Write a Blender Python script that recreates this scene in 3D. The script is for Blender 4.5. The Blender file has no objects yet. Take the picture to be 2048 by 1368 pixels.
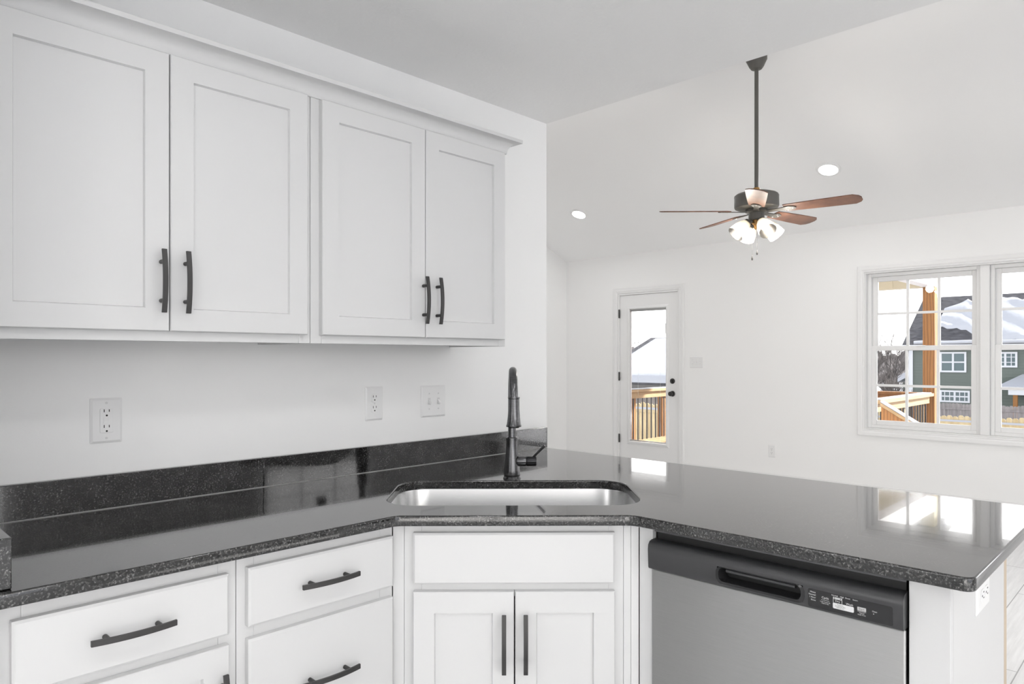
import bpy, bmesh, math, random
from mathutils import Vector, Matrix
random.seed(7)
SC = bpy.context.scene
COL = SC.collection
R = math.radians

# ------------------------------------------------------------------ camera, world, sun, exposure
FOC, HOR, EYE = 1398.0, 714.0, 1.33
THETA = math.atan((2393 - 1024) / FOC)          # heading measured from +X (the kitchen wall runs along X)
cam_d = bpy.data.cameras.new('camera')
cam_d.sensor_width = 36.0
cam_d.lens = FOC * 36.0 / 2048.0
cam_d.shift_y = (HOR - 684.0) / 2048.0
cam_d.clip_start = 0.02
cam_d.clip_end = 500
cam = bpy.data.objects.new('camera', cam_d)
COL.objects.link(cam)
cam.location = (0, 0, EYE)
cam.rotation_euler = (R(90), 0, THETA - R(90))
SC.camera = cam

world = bpy.data.worlds.new('world')
SC.world = world
world.use_nodes = True
wn, wl = world.node_tree.nodes, world.node_tree.links
wn.clear()
w_out = wn.new('ShaderNodeOutputWorld')
w_bg = wn.new('ShaderNodeBackground')
w_tc = wn.new('ShaderNodeTexCoord')
w_sep = wn.new('ShaderNodeSeparateXYZ')
w_ramp = wn.new('ShaderNodeValToRGB')
w_map = wn.new('ShaderNodeMapRange')
w_map.inputs['From Min'].default_value = -0.1
w_map.inputs['From Max'].default_value = 1.0
wl.new(w_tc.outputs['Generated'], w_sep.inputs[0])
wl.new(w_sep.outputs['Z'], w_map.inputs['Value'])
wl.new(w_map.outputs[0], w_ramp.inputs[0])
el = w_ramp.color_ramp.elements
el[0].position = 0.0
el[0].color = (0.92, 0.93, 0.94, 1)
el[1].position = 1.0
el[1].color = (0.17, 0.19, 0.23, 1)
for p_, c_ in ((0.10, (1.0, 0.99, 0.985, 1)), (0.40, (1.0, 0.99, 0.985, 1)), (0.58, (0.34, 0.36, 0.40, 1))):
    e_ = w_ramp.color_ramp.elements.new(p_)
    e_.color = c_
wl.new(w_ramp.outputs[0], w_bg.inputs['Color'])
w_bg.inputs['Strength'].default_value = 2.9
wl.new(w_bg.outputs[0], w_out.inputs[0])

sun_d = bpy.data.lights.new('sun', 'SUN')
sun_d.energy = 11.0
sun_d.angle = R(1.5)
sun_d.color = (1.0, 0.97, 0.93)
sun = bpy.data.objects.new('sun', sun_d)
COL.objects.link(sun)
sun.location = (20, -20, 20)
sun.rotation_euler = Vector((-0.60, 0.60, -0.50)).to_track_quat('-Z', 'Y').to_euler()

SC.view_settings.view_transform = 'Standard'
SC.view_settings.look = 'None'
SC.view_settings.exposure = 0.52
SC.view_settings.gamma = 1.0
SC.view_settings.use_curve_mapping = False
SC.cycles.max_bounces = 12
SC.cycles.diffuse_bounces = 8
SC.cycles.glossy_bounces = 5
SC.cycles.transparent_max_bounces = 16
SC.cycles.sample_clamp_indirect = 6.0
SC.cycles.caustics_reflective = False
SC.cycles.caustics_refractive = False


def portal(name, loc, direction, sx, sy):
    """A sampling portal for the sky in a window opening: gives no light of its own."""
    d = bpy.data.lights.new(name, 'AREA')
    d.shape = 'RECTANGLE'
    d.size, d.size_y = sx, sy
    d.cycles.is_portal = True
    o = bpy.data.objects.new(name, d)
    COL.objects.link(o)
    o.location = loc
    o.rotation_euler = Vector(direction).to_track_quat('-Z', 'Z').to_euler()
    return o


portal('sky_portal', (7.2, 1.28, 1.39), (-1, 0, 0), 1.95, 1.5)
portal('sky_portal', (7.2, 4.62, 1.1), (-1, 0, 0), 0.55, 1.7)
portal('sky_portal', (7.2, -2.3, 1.1), (-1, 0, 0), 1.9, 2.0)
portal('sky_portal', (-2.55, 1.3, 1.5), (1, 0, 0), 1.3, 1.2)
portal('sky_portal', (-0.45, -3.75, 1.2), (0, 1, 0), 3.7, 2.3)
portal('sky_portal', (4.6, -3.75, 2.2), (0, 1, 0), 1.55, 0.8)

# ------------------------------------------------------------------ materials
MATS = {}


def mat(name, color, rough=0.5, metal=0.0, ior=None, spec=None, emit=None, estr=0.0, coat=0.0):
    m = bpy.data.materials.new(name)
    m.use_nodes = True
    b = m.node_tree.nodes['Principled BSDF']
    b.inputs['Base Color'].default_value = (*color, 1)
    b.inputs['Roughness'].default_value = rough
    b.inputs['Metallic'].default_value = metal
    if ior:
        b.inputs['IOR'].default_value = ior
    if spec is not None:
        b.inputs['Specular IOR Level'].default_value = spec
    if emit:
        b.inputs['Emission Color'].default_value = (*emit, 1)
        b.inputs['Emission Strength'].default_value = estr
    if coat:
        b.inputs['Coat Weight'].default_value = coat
    MATS[name] = m
    return m


def nodes_of(m):
    return m.node_tree.nodes, m.node_tree.links, m.node_tree.nodes['Principled BSDF']


def noise_node(n, l, scale, detail=2.0, rough=0.5, vec_scale=None, coord='Object'):
    tc = n.new('ShaderNodeTexCoord')
    t = n.new('ShaderNodeTexNoise')
    t.inputs['Scale'].default_value = scale
    t.inputs['Detail'].default_value = detail
    t.inputs['Roughness'].default_value = rough
    if vec_scale:
        mp = n.new('ShaderNodeMapping')
        mp.inputs['Scale'].default_value = vec_scale
        l.new(tc.outputs[coord], mp.inputs[0])
        l.new(mp.outputs[0], t.inputs['Vector'])
    else:
        l.new(tc.outputs[coord], t.inputs['Vector'])
    return t


def ramp_node(n, l, fac, stops):
    r = n.new('ShaderNodeValToRGB')
    l.new(fac, r.inputs[0])
    e = r.color_ramp.elements
    while len(e) < len(stops):
        e.new(0.5)
    for k, (p, c) in enumerate(stops):
        e[k].position = p
        e[k].color = (*c, 1)
    return r


def add_bump(m, scale, strength, dist=0.002, detail=2.0, vec_scale=None):
    n, l, b = nodes_of(m)
    t = noise_node(n, l, scale, detail, 0.5, vec_scale)
    bp = n.new('ShaderNodeBump')
    bp.inputs['Strength'].default_value = strength
    bp.inputs['Distance'].default_value = dist
    l.new(t.outputs['Fac'], bp.inputs['Height'])
    l.new(bp.outputs[0], b.inputs['Normal'])


def vary(m, scale, stops, vec_scale=None, detail=3.0, rough=0.5):
    n, l, b = nodes_of(m)
    t = noise_node(n, l, scale, detail, rough, vec_scale)
    r = ramp_node(n, l, t.outputs['Fac'], stops)
    l.new(r.outputs[0], b.inputs['Base Color'])
    return r


M_wall = mat('wall_paint', (0.915, 0.915, 0.912), 0.75)
add_bump(M_wall, 160, 0.06)
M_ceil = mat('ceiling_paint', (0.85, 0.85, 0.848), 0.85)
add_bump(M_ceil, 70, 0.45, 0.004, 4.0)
M_vault = mat('vault_paint', (0.93, 0.93, 0.93), 0.8)
add_bump(M_vault, 120, 0.1, 0.002)
M_trim = mat('trim_paint', (0.86, 0.86, 0.86), 0.4)
M_cab = mat('cabinet_paint', (0.655, 0.655, 0.655), 0.38)
add_bump(M_cab, 90, 0.015)
M_cabin = mat('cabinet_inside', (0.20, 0.19, 0.18), 0.8)
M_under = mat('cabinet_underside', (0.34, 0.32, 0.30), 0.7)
M_plate = mat('outlet_plastic', (0.84, 0.84, 0.84), 0.28)
M_slot = mat('slot_black', (0.006, 0.006, 0.006), 0.6)
M_screw = mat('screw_white', (0.70, 0.70, 0.70), 0.35)
M_pull = mat('dark_bronze', (0.06, 0.0585, 0.058), 0.42, 0.55)
M_gun = mat('gunmetal', (0.12, 0.12, 0.124), 0.22, 1.0)
vary(M_gun, 40, [(0.3, (0.085, 0.085, 0.088)), (0.7, (0.16, 0.16, 0.165))], (1, 1, 30))
M_gund = mat('gunmetal_dark', (0.03, 0.03, 0.032), 0.28, 0.8)
M_steel = mat('brushed_steel', (0.52, 0.52, 0.51), 0.42, 1.0)
vary(M_steel, 14, [(0.3, (0.45, 0.45, 0.445)), (0.7, (0.49, 0.49, 0.485))], (1, 1, 90), 4)
n, l, b = nodes_of(M_steel)
tg = n.new('ShaderNodeTangent')
tg.direction_type = 'RADIAL'
tg.axis = 'Z'
l.new(tg.outputs[0], b.inputs['Tangent'])
b.inputs['Anisotropic'].default_value = 0.92
b.inputs['Anisotropic Rotation'].default_value = 0.25
M_sink = mat('sink_steel', (0.66, 0.66, 0.66), 0.26, 1.0)
add_bump(M_sink, 20, 0.02, 0.001, 3, (1, 1, 60))
M_dwp = mat('dishwasher_black', (0.045, 0.045, 0.047), 0.30)
M_dwg = mat('dishwasher_gloss_black', (0.018, 0.018, 0.019), 0.10)
M_dwk = mat('dishwasher_void', (0.004, 0.004, 0.004), 0.5)
M_ink = mat('white_ink', (0.72, 0.72, 0.72), 0.5)
M_inkd = mat('black_ink', (0.03, 0.03, 0.03), 0.5)
M_btn = mat('button_grey', (0.52, 0.52, 0.52), 0.4)
M_caulk = mat('caulk', (0.42, 0.42, 0.41), 0.5)
M_lamp = mat('lamp_diffuser', (0.9, 0.9, 0.9), 0.5, emit=(1.0, 0.98, 0.94), estr=5.0)
M_bulb = mat('lit_bulb', (1, 0.9, 0.75), 0.5, emit=(1.0, 0.84, 0.64), estr=8.0)
M_fan = mat('fan_metal', (0.13, 0.126, 0.115), 0.45, 0.3)
M_brass = mat('brass', (0.45, 0.26, 0.10), 0.35, 1.0)
M_edge = mat('raw_panel_edge', (0.55, 0.46, 0.36), 0.7)

# black granite with fine grey flecks
M_gran = mat('black_granite', (0.01, 0.01, 0.01), 0.015, ior=1.56, coat=0.45)
M_gran.node_tree.nodes['Principled BSDF'].inputs['Coat Roughness'].default_value = 0.012
M_gran.node_tree.nodes['Principled BSDF'].inputs['Coat IOR'].default_value = 1.6
n, l, b = nodes_of(M_gran)
t1 = noise_node(n, l, 220, 4.0, 0.65)
r1 = ramp_node(n, l, t1.outputs['Fac'], [(0.36, (0.004, 0.004, 0.004)), (0.50, (0.009, 0.009, 0.009)), (0.585, (0.055, 0.0545, 0.0535)), (0.72, (0.25, 0.247, 0.242))])
t2 = noise_node(n, l, 28, 3.0, 0.6)
r2 = ramp_node(n, l, t2.outputs['Fac'], [(0.32, (0.45, 0.45, 0.45)), (0.68, (1.35, 1.35, 1.35))])
mx = n.new('ShaderNodeMix')
mx.data_type = 'RGBA'
mx.blend_type = 'MULTIPLY'
mx.inputs['Factor'].default_value = 1.0
l.new(r1.outputs[0], mx.inputs[6])
l.new(r2.outputs[0], mx.inputs[7])
l.new(mx.outputs[2], b.inputs['Base Color'])
bp = n.new('ShaderNodeBump')
bp.inputs['Strength'].default_value = 0.03
bp.inputs['Distance'].default_value = 0.002
l.new(t1.outputs['Fac'], bp.inputs['Height'])
l.new(bp.outputs[0], b.inputs['Normal'])

# wood plank floor, pale grey
M_floor = mat('grey_plank_floor', (0.5, 0.5, 0.5), 0.35)
n, l, b = nodes_of(M_floor)
tc = n.new('ShaderNodeTexCoord')
br = n.new('ShaderNodeTexBrick')
br.inputs['Scale'].default_value = 1.0
br.inputs['Brick Width'].default_value = 1.2
br.inputs['Row Height'].default_value = 0.18
br.inputs['Mortar Size'].default_value = 0.0025
br.inputs['Color1'].default_value = (0.78, 0.78, 0.78, 1)
br.inputs['Color2'].default_value = (0.73, 0.73, 0.73, 1)
br.inputs['Mortar'].default_value = (0.30, 0.30, 0.30, 1)
l.new(tc.outputs['Object'], br.inputs['Vector'])
t1 = noise_node(n, l, 3, 4, 0.6, (1, 14, 1))
r1 = ramp_node(n, l, t1.outputs['Fac'], [(0.3, (0.86, 0.86, 0.86)), (0.7, (1.06, 1.06, 1.06))])
mx = n.new('ShaderNodeMix')
mx.data_type = 'RGBA'
mx.blend_type = 'MULTIPLY'
mx.inputs['Factor'].default_value = 1.0
l.new(br.outputs['Color'], mx.inputs[6])
l.new(r1.outputs[0], mx.inputs[7])
l.new(mx.outputs[2], b.inputs['Base Color'])

# walnut fan blade
M_blade = mat('walnut', (0.16, 0.075, 0.045), 0.45)
vary(M_blade, 9, [(0.3, (0.10, 0.045, 0.028)), (0.7, (0.21, 0.10, 0.06))], (1, 1, 1), 5)
# cedar / treated pine
M_cedar = mat('cedar', (0.42, 0.20, 0.06), 0.7)
n, l, b = nodes_of(M_cedar)
wv = n.new('ShaderNodeTexWave')
wv.wave_type = 'BANDS'
wv.bands_direction = 'Y'
wv.inputs['Scale'].default_value = 9
wv.inputs['Distortion'].default_value = 7
wv.inputs['Detail'].default_value = 3
mp = n.new('ShaderNodeMapping')
mp.inputs['Scale'].default_value = (1, 1, 0.12)
tc = n.new('ShaderNodeTexCoord')
l.new(tc.outputs['Object'], mp.inputs[0])
l.new(mp.outputs[0], wv.inputs['Vector'])
r1 = ramp_node(n, l, wv.outputs['Fac'], [(0.1, (0.17, 0.068, 0.014)), (0.8, (0.26, 0.115, 0.028))])
l.new(r1.outputs[0], b.inputs['Base Color'])
M_pine = mat('pale_pine', (0.50, 0.36, 0.20), 0.7)
vary(M_pine, 5, [(0.3, (0.24, 0.155, 0.07)), (0.7, (0.32, 0.22, 0.115))], (1, 1, 8), 4)
M_deck = mat('deck_boards', (0.40, 0.25, 0.18), 0.8)
vary(M_deck, 5, [(0.3, (0.20, 0.11, 0.07)), (0.7, (0.27, 0.16, 0.11))], (1, 9, 1), 4)
M_oldfence = mat('weathered_fence', (0.22, 0.20, 0.20), 0.9)
vary(M_oldfence, 4, [(0.3, (0.15, 0.14, 0.14)), (0.7, (0.26, 0.24, 0.24))], (3, 3, 0.4), 4)
M_newfence = mat('new_fence', (0.46, 0.36, 0.20), 0.8)
vary(M_newfence, 3, [(0.3, (0.36, 0.27, 0.14)), (0.7, (0.52, 0.42, 0.25))], (3, 3, 0.5), 4)
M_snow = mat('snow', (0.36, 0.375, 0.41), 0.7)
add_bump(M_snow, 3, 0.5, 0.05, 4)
M_cream = mat('cream_panel', (0.52, 0.47, 0.34), 0.6)
M_soffit = mat('white_beadboard', (0.62, 0.62, 0.61), 0.6)
M_black = mat('black_baluster', (0.008, 0.008, 0.009), 0.45)
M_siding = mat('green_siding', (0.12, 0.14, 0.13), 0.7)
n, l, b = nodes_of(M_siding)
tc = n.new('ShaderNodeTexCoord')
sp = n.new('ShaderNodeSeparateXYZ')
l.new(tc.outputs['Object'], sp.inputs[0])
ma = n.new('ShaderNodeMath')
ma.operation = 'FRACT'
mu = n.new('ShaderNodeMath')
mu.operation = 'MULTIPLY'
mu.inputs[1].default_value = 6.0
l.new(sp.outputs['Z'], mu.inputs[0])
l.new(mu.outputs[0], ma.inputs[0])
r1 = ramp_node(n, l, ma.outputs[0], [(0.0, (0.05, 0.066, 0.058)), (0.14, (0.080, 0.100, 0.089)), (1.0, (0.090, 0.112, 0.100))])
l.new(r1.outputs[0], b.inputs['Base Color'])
M_white = mat('house_white', (0.50, 0.52, 0.55), 0.6)
M_hglass = mat('house_glass', (0.10, 0.14, 0.15), 0.12)
# shingle roof with patches of snow
M_shing = mat('snowy_shingles', (0.1, 0.1, 0.11), 0.9)
n, l, b = nodes_of(M_shing)
t1 = noise_node(n, l, 6, 3, 0.6, (0.5, 0.5, 3.0))
r1 = ramp_node(n, l, t1.outputs['Fac'], [(0.35, (0.020, 0.020, 0.025)), (0.65, (0.075, 0.075, 0.085))])
l.new(r1.outputs[0], b.inputs['Base Color'])
M_bark = mat('bare_bark', (0.11, 0.10, 0.10), 0.95)
M_bark2 = mat('brush_bark', (0.085, 0.075, 0.072), 0.95)

# thin glass: sees through, reflects by angle
M_glass = bpy.data.materials.new('window_glass')
M_glass.use_nodes = True
n, l = M_glass.node_tree.nodes, M_glass.node_tree.links
n.clear()
o_ = n.new('ShaderNodeOutputMaterial')
mixs = n.new('ShaderNodeMixShader')
fr = n.new('ShaderNodeFresnel')
fr.inputs['IOR'].default_value = 1.40
tr = n.new('ShaderNodeBsdfTransparent')
gl = n.new('ShaderNodeBsdfGlossy')
gl.inputs['Roughness'].default_value = 0.0
l.new(fr.outputs[0], mixs.inputs[0])
l.new(tr.outputs[0], mixs.inputs[1])
l.new(gl.outputs[0], mixs.inputs[2])
l.new(mixs.outputs[0], o_.inputs[0])
# frosted lamp shade
M_shade = bpy.data.materials.new('frosted_shade')
M_shade.use_nodes = True
n, l = M_shade.node_tree.nodes, M_shade.node_tree.links
n.clear()
o_ = n.new('ShaderNodeOutputMaterial')
mixs = n.new('ShaderNodeMixShader')
mixs.inputs[0].default_value = 0.50
tr = n.new('ShaderNodeBsdfTransparent')
tl = n.new('ShaderNodeBsdfTranslucent')
tl.inputs['Color'].default_value = (0.95, 0.93, 0.90, 1)
mix2 = n.new('ShaderNodeMixShader')
fr = n.new('ShaderNodeFresnel')
gl = n.new('ShaderNodeBsdfGlossy')
gl.inputs['Roughness'].default_value = 0.15
l.new(tr.outputs[0], mixs.inputs[1])
l.new(tl.outputs[0], mixs.inputs[2])
l.new(fr.outputs[0], mix2.inputs[0])
l.new(mixs.outputs[0], mix2.inputs[1])
l.new(gl.outputs[0], mix2.inputs[2])
l.new(mix2.outputs[0], o_.inputs[0])


# ------------------------------------------------------------------ mesh helpers
class MB:
    """Collects vertices and faces of one part; build() links it as ONE mesh object."""

    def __init__(self):
        self.v, self.f = [], []

    def add(self, vs, fs, mtx=None):
        k = len(self.v)
        self.v += [tuple(mtx @ Vector(p)) if mtx is not None else tuple(p) for p in vs]
        self.f += [tuple(i + k for i in q) for q in fs]
        return self

    def box(self, x0, x1, y0, y1, z0, z1, mtx=None):
        vs = [(x, y, z) for z in (z0, z1) for y in (y0, y1) for x in (x0, x1)]
        fs = [(0, 2, 3, 1), (4, 5, 7, 6), (0, 1, 5, 4), (2, 6, 7, 3), (0, 4, 6, 2), (1, 3, 7, 5)]
        return self.add(vs, fs, mtx)

    def prism(self, poly, z0, z1, mtx=None):
        n = len(poly)
        vs = [(p[0], p[1], z0) for p in poly] + [(p[0], p[1], z1) for p in poly]
        fs = [tuple(range(n - 1, -1, -1)), tuple(range(n, 2 * n))]
        fs += [(i, (i + 1) % n, n + (i + 1) % n, n + i) for i in range(n)]
        return self.add(vs, fs, mtx)

    def lathe(self, prof, seg=32, mtx=None, cap=True):
        """prof: (radius, z) pairs about the z axis."""
        vs, fs = [], []
        for r, z in prof:
            vs += [(r * math.cos(2 * math.pi * k / seg), r * math.sin(2 * math.pi * k / seg), z) for k in range(seg)]
        for i in range(len(prof) - 1):
            for k in range(seg):
                a, c = i * seg + k, i * seg + (k + 1) % seg
                fs.append((a, c, c + seg, a + seg))
        if cap:
            if prof[0][0] > 1e-6:
                fs.append(tuple(range(seg - 1, -1, -1)))
            if prof[-1][0] > 1e-6:
                s = (len(prof) - 1) * seg
                fs.append(tuple(range(s, s + seg)))
        return self.add(vs, fs, mtx)

    def tube(self, pts, rad, seg=12, cap=True):
        """round tube through pts; rad is a number or one per point."""
        pts = [Vector(p) for p in pts]
        rads = rad if isinstance(rad, (list, tuple)) else [rad] * len(pts)
        vs, fs = [], []
        d0 = (pts[1] - pts[0]).normalized()
        up = Vector((0, 0, 1)) if abs(d0.z) < 0.9 else Vector((1, 0, 0))
        u = d0.cross(up).normalized()
        for i, p in enumerate(pts):
            d = (pts[min(i + 1, len(pts) - 1)] - pts[max(i - 1, 0)]).normalized()
            u = (u - d * u.dot(d)).normalized()
            w = d.cross(u)
            for k in range(seg):
                a = 2 * math.pi * k / seg
                vs.append(p + (u * math.cos(a) + w * math.sin(a)) * rads[i])
        for i in range(len(pts) - 1):
            for k in range(seg):
                a, c = i * seg + k, i * seg + (k + 1) % seg
                fs.append((a, c, c + seg, a + seg))
        if cap:
            fs.append(tuple(range(seg - 1, -1, -1)))
            s = (len(pts) - 1) * seg
            fs.append(tuple(range(s, s + seg)))
        return self.add(vs, fs)

    def sweep(self, prof_rows, closed_ends=True):
        """rows of equal length: skin between successive rows (each row a closed outline)."""
        n = len(prof_rows[0])
        vs = [p for row in prof_rows for p in row]
        fs = []
        for i in range(len(prof_rows) - 1):
            for k in range(n):
                a, c = i * n + k, i * n + (k + 1) % n
                fs.append((a, c, c + n, a + n))
        if closed_ends:
            fs.append(tuple(range(n - 1, -1, -1)))
            s = (len(prof_rows) - 1) * n
            fs.append(tuple(range(s, s + n)))
        return self.add(vs, fs)

    def build(self, name, m, parent=None, bevel=0.0, seg=2, smooth=30, mtx=None, origin=None):
        vs = self.v
        if origin is not None:
            ov = Vector(origin)
            vs = [tuple(Vector(p) - ov) for p in vs]
        me = bpy.data.meshes.new(name)
        me.from_pydata(vs, [], self.f)
        bm = bmesh.new()
        bm.from_mesh(me)
        bmesh.ops.recalc_face_normals(bm, faces=bm.faces)
        bm.to_mesh(me)
        bm.free()
        me.materials.append(m)
        if smooth:
            me.polygons.foreach_set('use_smooth', [True] * len(me.polygons))
            me.set_sharp_from_angle(angle=R(smooth))
        o = bpy.data.objects.new(name, me)
        COL.objects.link(o)
        if parent is not None:
            o.parent = parent
        if mtx is not None:
            o.matrix_local = mtx
        if origin is not None:
            o.location = origin
        if bevel:
            bv = o.modifiers.new('bevel', 'BEVEL')
            bv.width = bevel
            bv.segments = seg
            bv.limit_method = 'ANGLE'
            bv.angle_limit = R(40)
        return o


def tag(o, label, cat, group=None, kind=None):
    if label:
        o['label'] = label
    if cat:
        o['category'] = cat
    if group:
        o['group'] = group
    if kind:
        o['kind'] = kind
    return o


def thing(name, label, cat, loc=(0, 0, 0), rotz=0.0, group=None):
    o = bpy.data.objects.new(name, None)
    o.empty_display_size = 0.05
    COL.objects.link(o)
    o.location = loc
    o.rotation_euler = (0, 0, rotz)
    return tag(o, label, cat, group)


def struct(mb, name, m, label, **kw):
    o = mb.build(name, m, **kw)
    o['kind'] = 'structure'
    o['label'] = label
    o['category'] = name.split('_')[0]
    return o


def bx(x0, x1, y0, y1, z0, z1):
    return MB().box(min(x0, x1), max(x0, x1), min(y0, y1), max(y0, y1), min(z0, z1), max(z0, z1))


def copy_tree(o, parent=None):
    c = o.copy()
    COL.objects.link(c)
    c.parent = parent
    if parent is not None:
        c.matrix_parent_inverse = o.matrix_parent_inverse.copy()
    for ch in list(o.children):
        copy_tree(ch, c)
    return c


def text_mb(txt, size, align='LEFT'):
    """flat lettering in the XY plane (x right, y up), as vertices and faces"""
    cu = bpy.data.curves.new('t', 'FONT')
    cu.body = txt
    cu.size = size
    cu.align_x = align
    cu.resolution_u = 2
    o = bpy.data.objects.new('t', cu)
    COL.objects.link(o)
    dg = bpy.context.evaluated_depsgraph_get()
    me = bpy.data.meshes.new_from_object(o.evaluated_get(dg))
    vs = [tuple(v.co) for v in me.vertices]
    fs = [tuple(p.vertices) for p in me.polygons]
    bpy.data.objects.remove(o)
    bpy.data.curves.remove(cu)
    bpy.data.meshes.remove(me)
    return vs, fs


def circ(cx, cy, r, n=24, a0=0.0, a1=360.0):
    return [(cx + r * math.cos(R(a0 + (a1 - a0) * k / n)), cy + r * math.sin(R(a0 + (a1 - a0) * k / n))) for k in range(n)]


def rrect(x0, x1, y0, y1, r, n=6):
    out = []
    for cx, cy, a in ((x1 - r, y1 - r, 0), (x0 + r, y1 - r, 90), (x0 + r, y0 + r, 180), (x1 - r, y0 + r, 270)):
        out += [(cx + r * math.cos(R(a + 90 * k / n)), cy + r * math.sin(R(a + 90 * k / n))) for k in range(n + 1)]
    return out


# ------------------------------------------------------------------ layout numbers (metres)
YW = 2.153          # kitchen wall face
XE = 2.427          # kitchen wall end / flat ceiling edge
ZC = 2.411          # kitchen ceiling
XB = 7.0            # back wall face
YL = 5.861          # living room side wall
YF = -3.6           # front wall
XW = -2.4           # west wall
ZT, ZB = 0.914, 0.886   # granite top / underside
SLOPE = 0.4167
ZBW = 2.566         # back wall height
RX, RZ = 5.03, 2.566 + 0.4167 * (7.0 - 5.03)   # far crease of the vault
NX = 4.38           # near crease

# ------------------------------------------------------------------ the room
struct(bx(XW - 0.15, XB + 0.15, YF - 0.15, YL + 0.15, -0.12, 0.0), 'floor', M_floor, 'pale grey wood plank floor')
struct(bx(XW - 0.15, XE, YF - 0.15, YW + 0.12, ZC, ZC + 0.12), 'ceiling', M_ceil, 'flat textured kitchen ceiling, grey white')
c = MB()
vx = [(XE, ZC), (NX, RZ), (RX, RZ), (XB, ZBW), (XB + 0.15, ZBW - 0.0625), (XB + 0.15, ZBW + 0.2), (RX, RZ + 0.2), (NX, RZ + 0.2), (XE, ZC + 0.3)]
rows = [[(x, y, z) for x, z in vx] for y in (YF - 0.15, YL + 0.15)]
c.sweep(rows)
struct(c, 'ceiling_vault', M_vault, 'vaulted white living room ceiling sloping to the back wall')
struct(bx(XW, XE, YW, YW + 0.12, 0, ZC), 'wall_kitchen', M_wall, 'white kitchen wall behind the cabinets')
dv = MB()
dv.prism([(y, z) for y, z in ((YW + 0.12, 0), (YL + 0.15, 0), (YL + 0.15, ZC), (YW + 0.12, ZC))], XE - 0.12, XE,
         Matrix(((0, 0, 1, 0), (1, 0, 0, 0), (0, 1, 0, 0), (0, 0, 0, 1))))
struct(dv, 'wall_divider', M_wall, 'white wall between kitchen and living room, turned away')
lw = MB()
lw.prism([(XE, 0), (XB, 0), (XB, ZBW), (RX, RZ), (NX, RZ), (XE, ZC)], YL, YL + 0.15,
         Matrix(((1, 0, 0, 0), (0, 0, 1, 0), (0, 1, 0, 0), (0, 0, 0, 1))))
struct(lw, 'wall_left', M_wall, 'white living room side wall under the slope')


def wall_with_holes(lo, hi, z0, z1, holes):
    """boxes (a0, a1, z0, z1) that tile a wall around rectangular holes (a0, a1, z0, z1) sorted along the wall"""
    out, a = [], lo
    for h in sorted(holes):
        if h[0] > a:
            out.append((a, h[0], z0, z1))
        if h[2] > z0:
            out.append((h[0], h[1], z0, h[2]))
        if h[3] < z1:
            out.append((h[0], h[1], h[3], z1))
        a = h[1]
    if a < hi:
        out.append((a, hi, z0, z1))
    return out


WZ0, WZ1 = 0.655, 2.12            # back window opening
WY0, WY1 = 0.335, 2.225
DY0, DY1, DZ1 = 4.195, 5.045, 2.098   # door opening
wb = MB()
for a0, a1, z0, z1 in wall_with_holes(YF - 0.15, YL, 0, ZBW, [(WY0, WY1, WZ0, WZ1), (DY0, DY1, 0, DZ1), (-3.25, -1.35, 0.10, 2.12)]):
    wb.box(XB, XB + 0.15, a0, a1, z0, z1)
struct(wb, 'wall_back', M_wall, 'white back wall with the patio door and twin window')
wf = MB()
for a0, a1, z0, z1 in wall_with_holes(XW - 0.15, XB, 0, ZC, [(-2.3, 1.4, 0.05, 2.36), (3.84, 5.36, 1.80, ZC)]):
    wf.box(a0, a1, YF - 0.15, YF, z0, z1)
struct(wf, 'wall_front', M_wall, 'white front wall behind the camera')
wg = MB()
wg.prism([(XE, ZC), (3.84, ZC), (3.84, ZC + (3.84 - XE) * 0.49)], YF - 0.15, YF,
         Matrix(((1, 0, 0, 0), (0, 0, 1, 0), (0, 1, 0, 0), (0, 0, 0, 1))))
wg.prism([(3.84, 2.60), (5.36, 2.60), (5.36, RZ - (5.36 - RX) * SLOPE), (RX, RZ), (NX, RZ), (3.84, ZC + (3.84 - XE) * 0.49)], YF - 0.15, YF,
         Matrix(((1, 0, 0, 0), (0, 0, 1, 0), (0, 1, 0, 0), (0, 0, 0, 1))))
wg.prism([(5.36, ZC), (XB, ZC), (XB, ZBW), (5.36, RZ - (5.36 - RX) * SLOPE)], YF - 0.15, YF,
         Matrix(((1, 0, 0, 0), (0, 0, 1, 0), (0, 1, 0, 0), (0, 0, 0, 1))))
struct(wg, 'wall_gable', M_wall, 'white gable above the front wall')
ww = MB()
for a0, a1, z0, z1 in wall_with_holes(YF, YW, 0, ZC, [(0.65, 1.95, 0.9, 2.1)]):
    ww.box(XW - 0.15, XW, a0, a1, z0, z1)
struct(ww, 'wall_west', M_wall, 'white kitchen wall with an added window opening for daylight')
struct(bx(0.12, 0.242, 1.505, YW, 0, ZC), 'wall_side', M_wall, 'short white wall stub at the end of the counter')


def baseboard(name, x0, x1, y0, y1, label, axis, sgn):
    """stepped baseboard; the thin cap stands back from the thick foot"""
    m = MB()
    for z0, z1, d in ((0, 0.105, 0.016), (0.105, 0.120, 0.011), (0.120, 0.134, 0.007)):
        if axis == 'x':
            m.box(min(x0, x0 + sgn * d), max(x0, x0 + sgn * d), y0, y1, z0, z1)
        else:
            m.box(x0, x1, min(y0, y0 + sgn * d), max(y0, y0 + sgn * d), z0, z1)
    return struct(m, name, M_trim, label)


baseboard('baseboard_back', XB, XB, DY1 + 0.065, YL, 'white baseboard between the patio door and the corner', 'x', -1)
baseboard('baseboard_right', XB, XB, YF, DY0 - 0.065, 'white baseboard under the twin window', 'x', -1)
baseboard('baseboard_left', XE, XB - 0.017, YL, YL, 'white baseboard of the living room side wall', 'y', -1)


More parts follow.
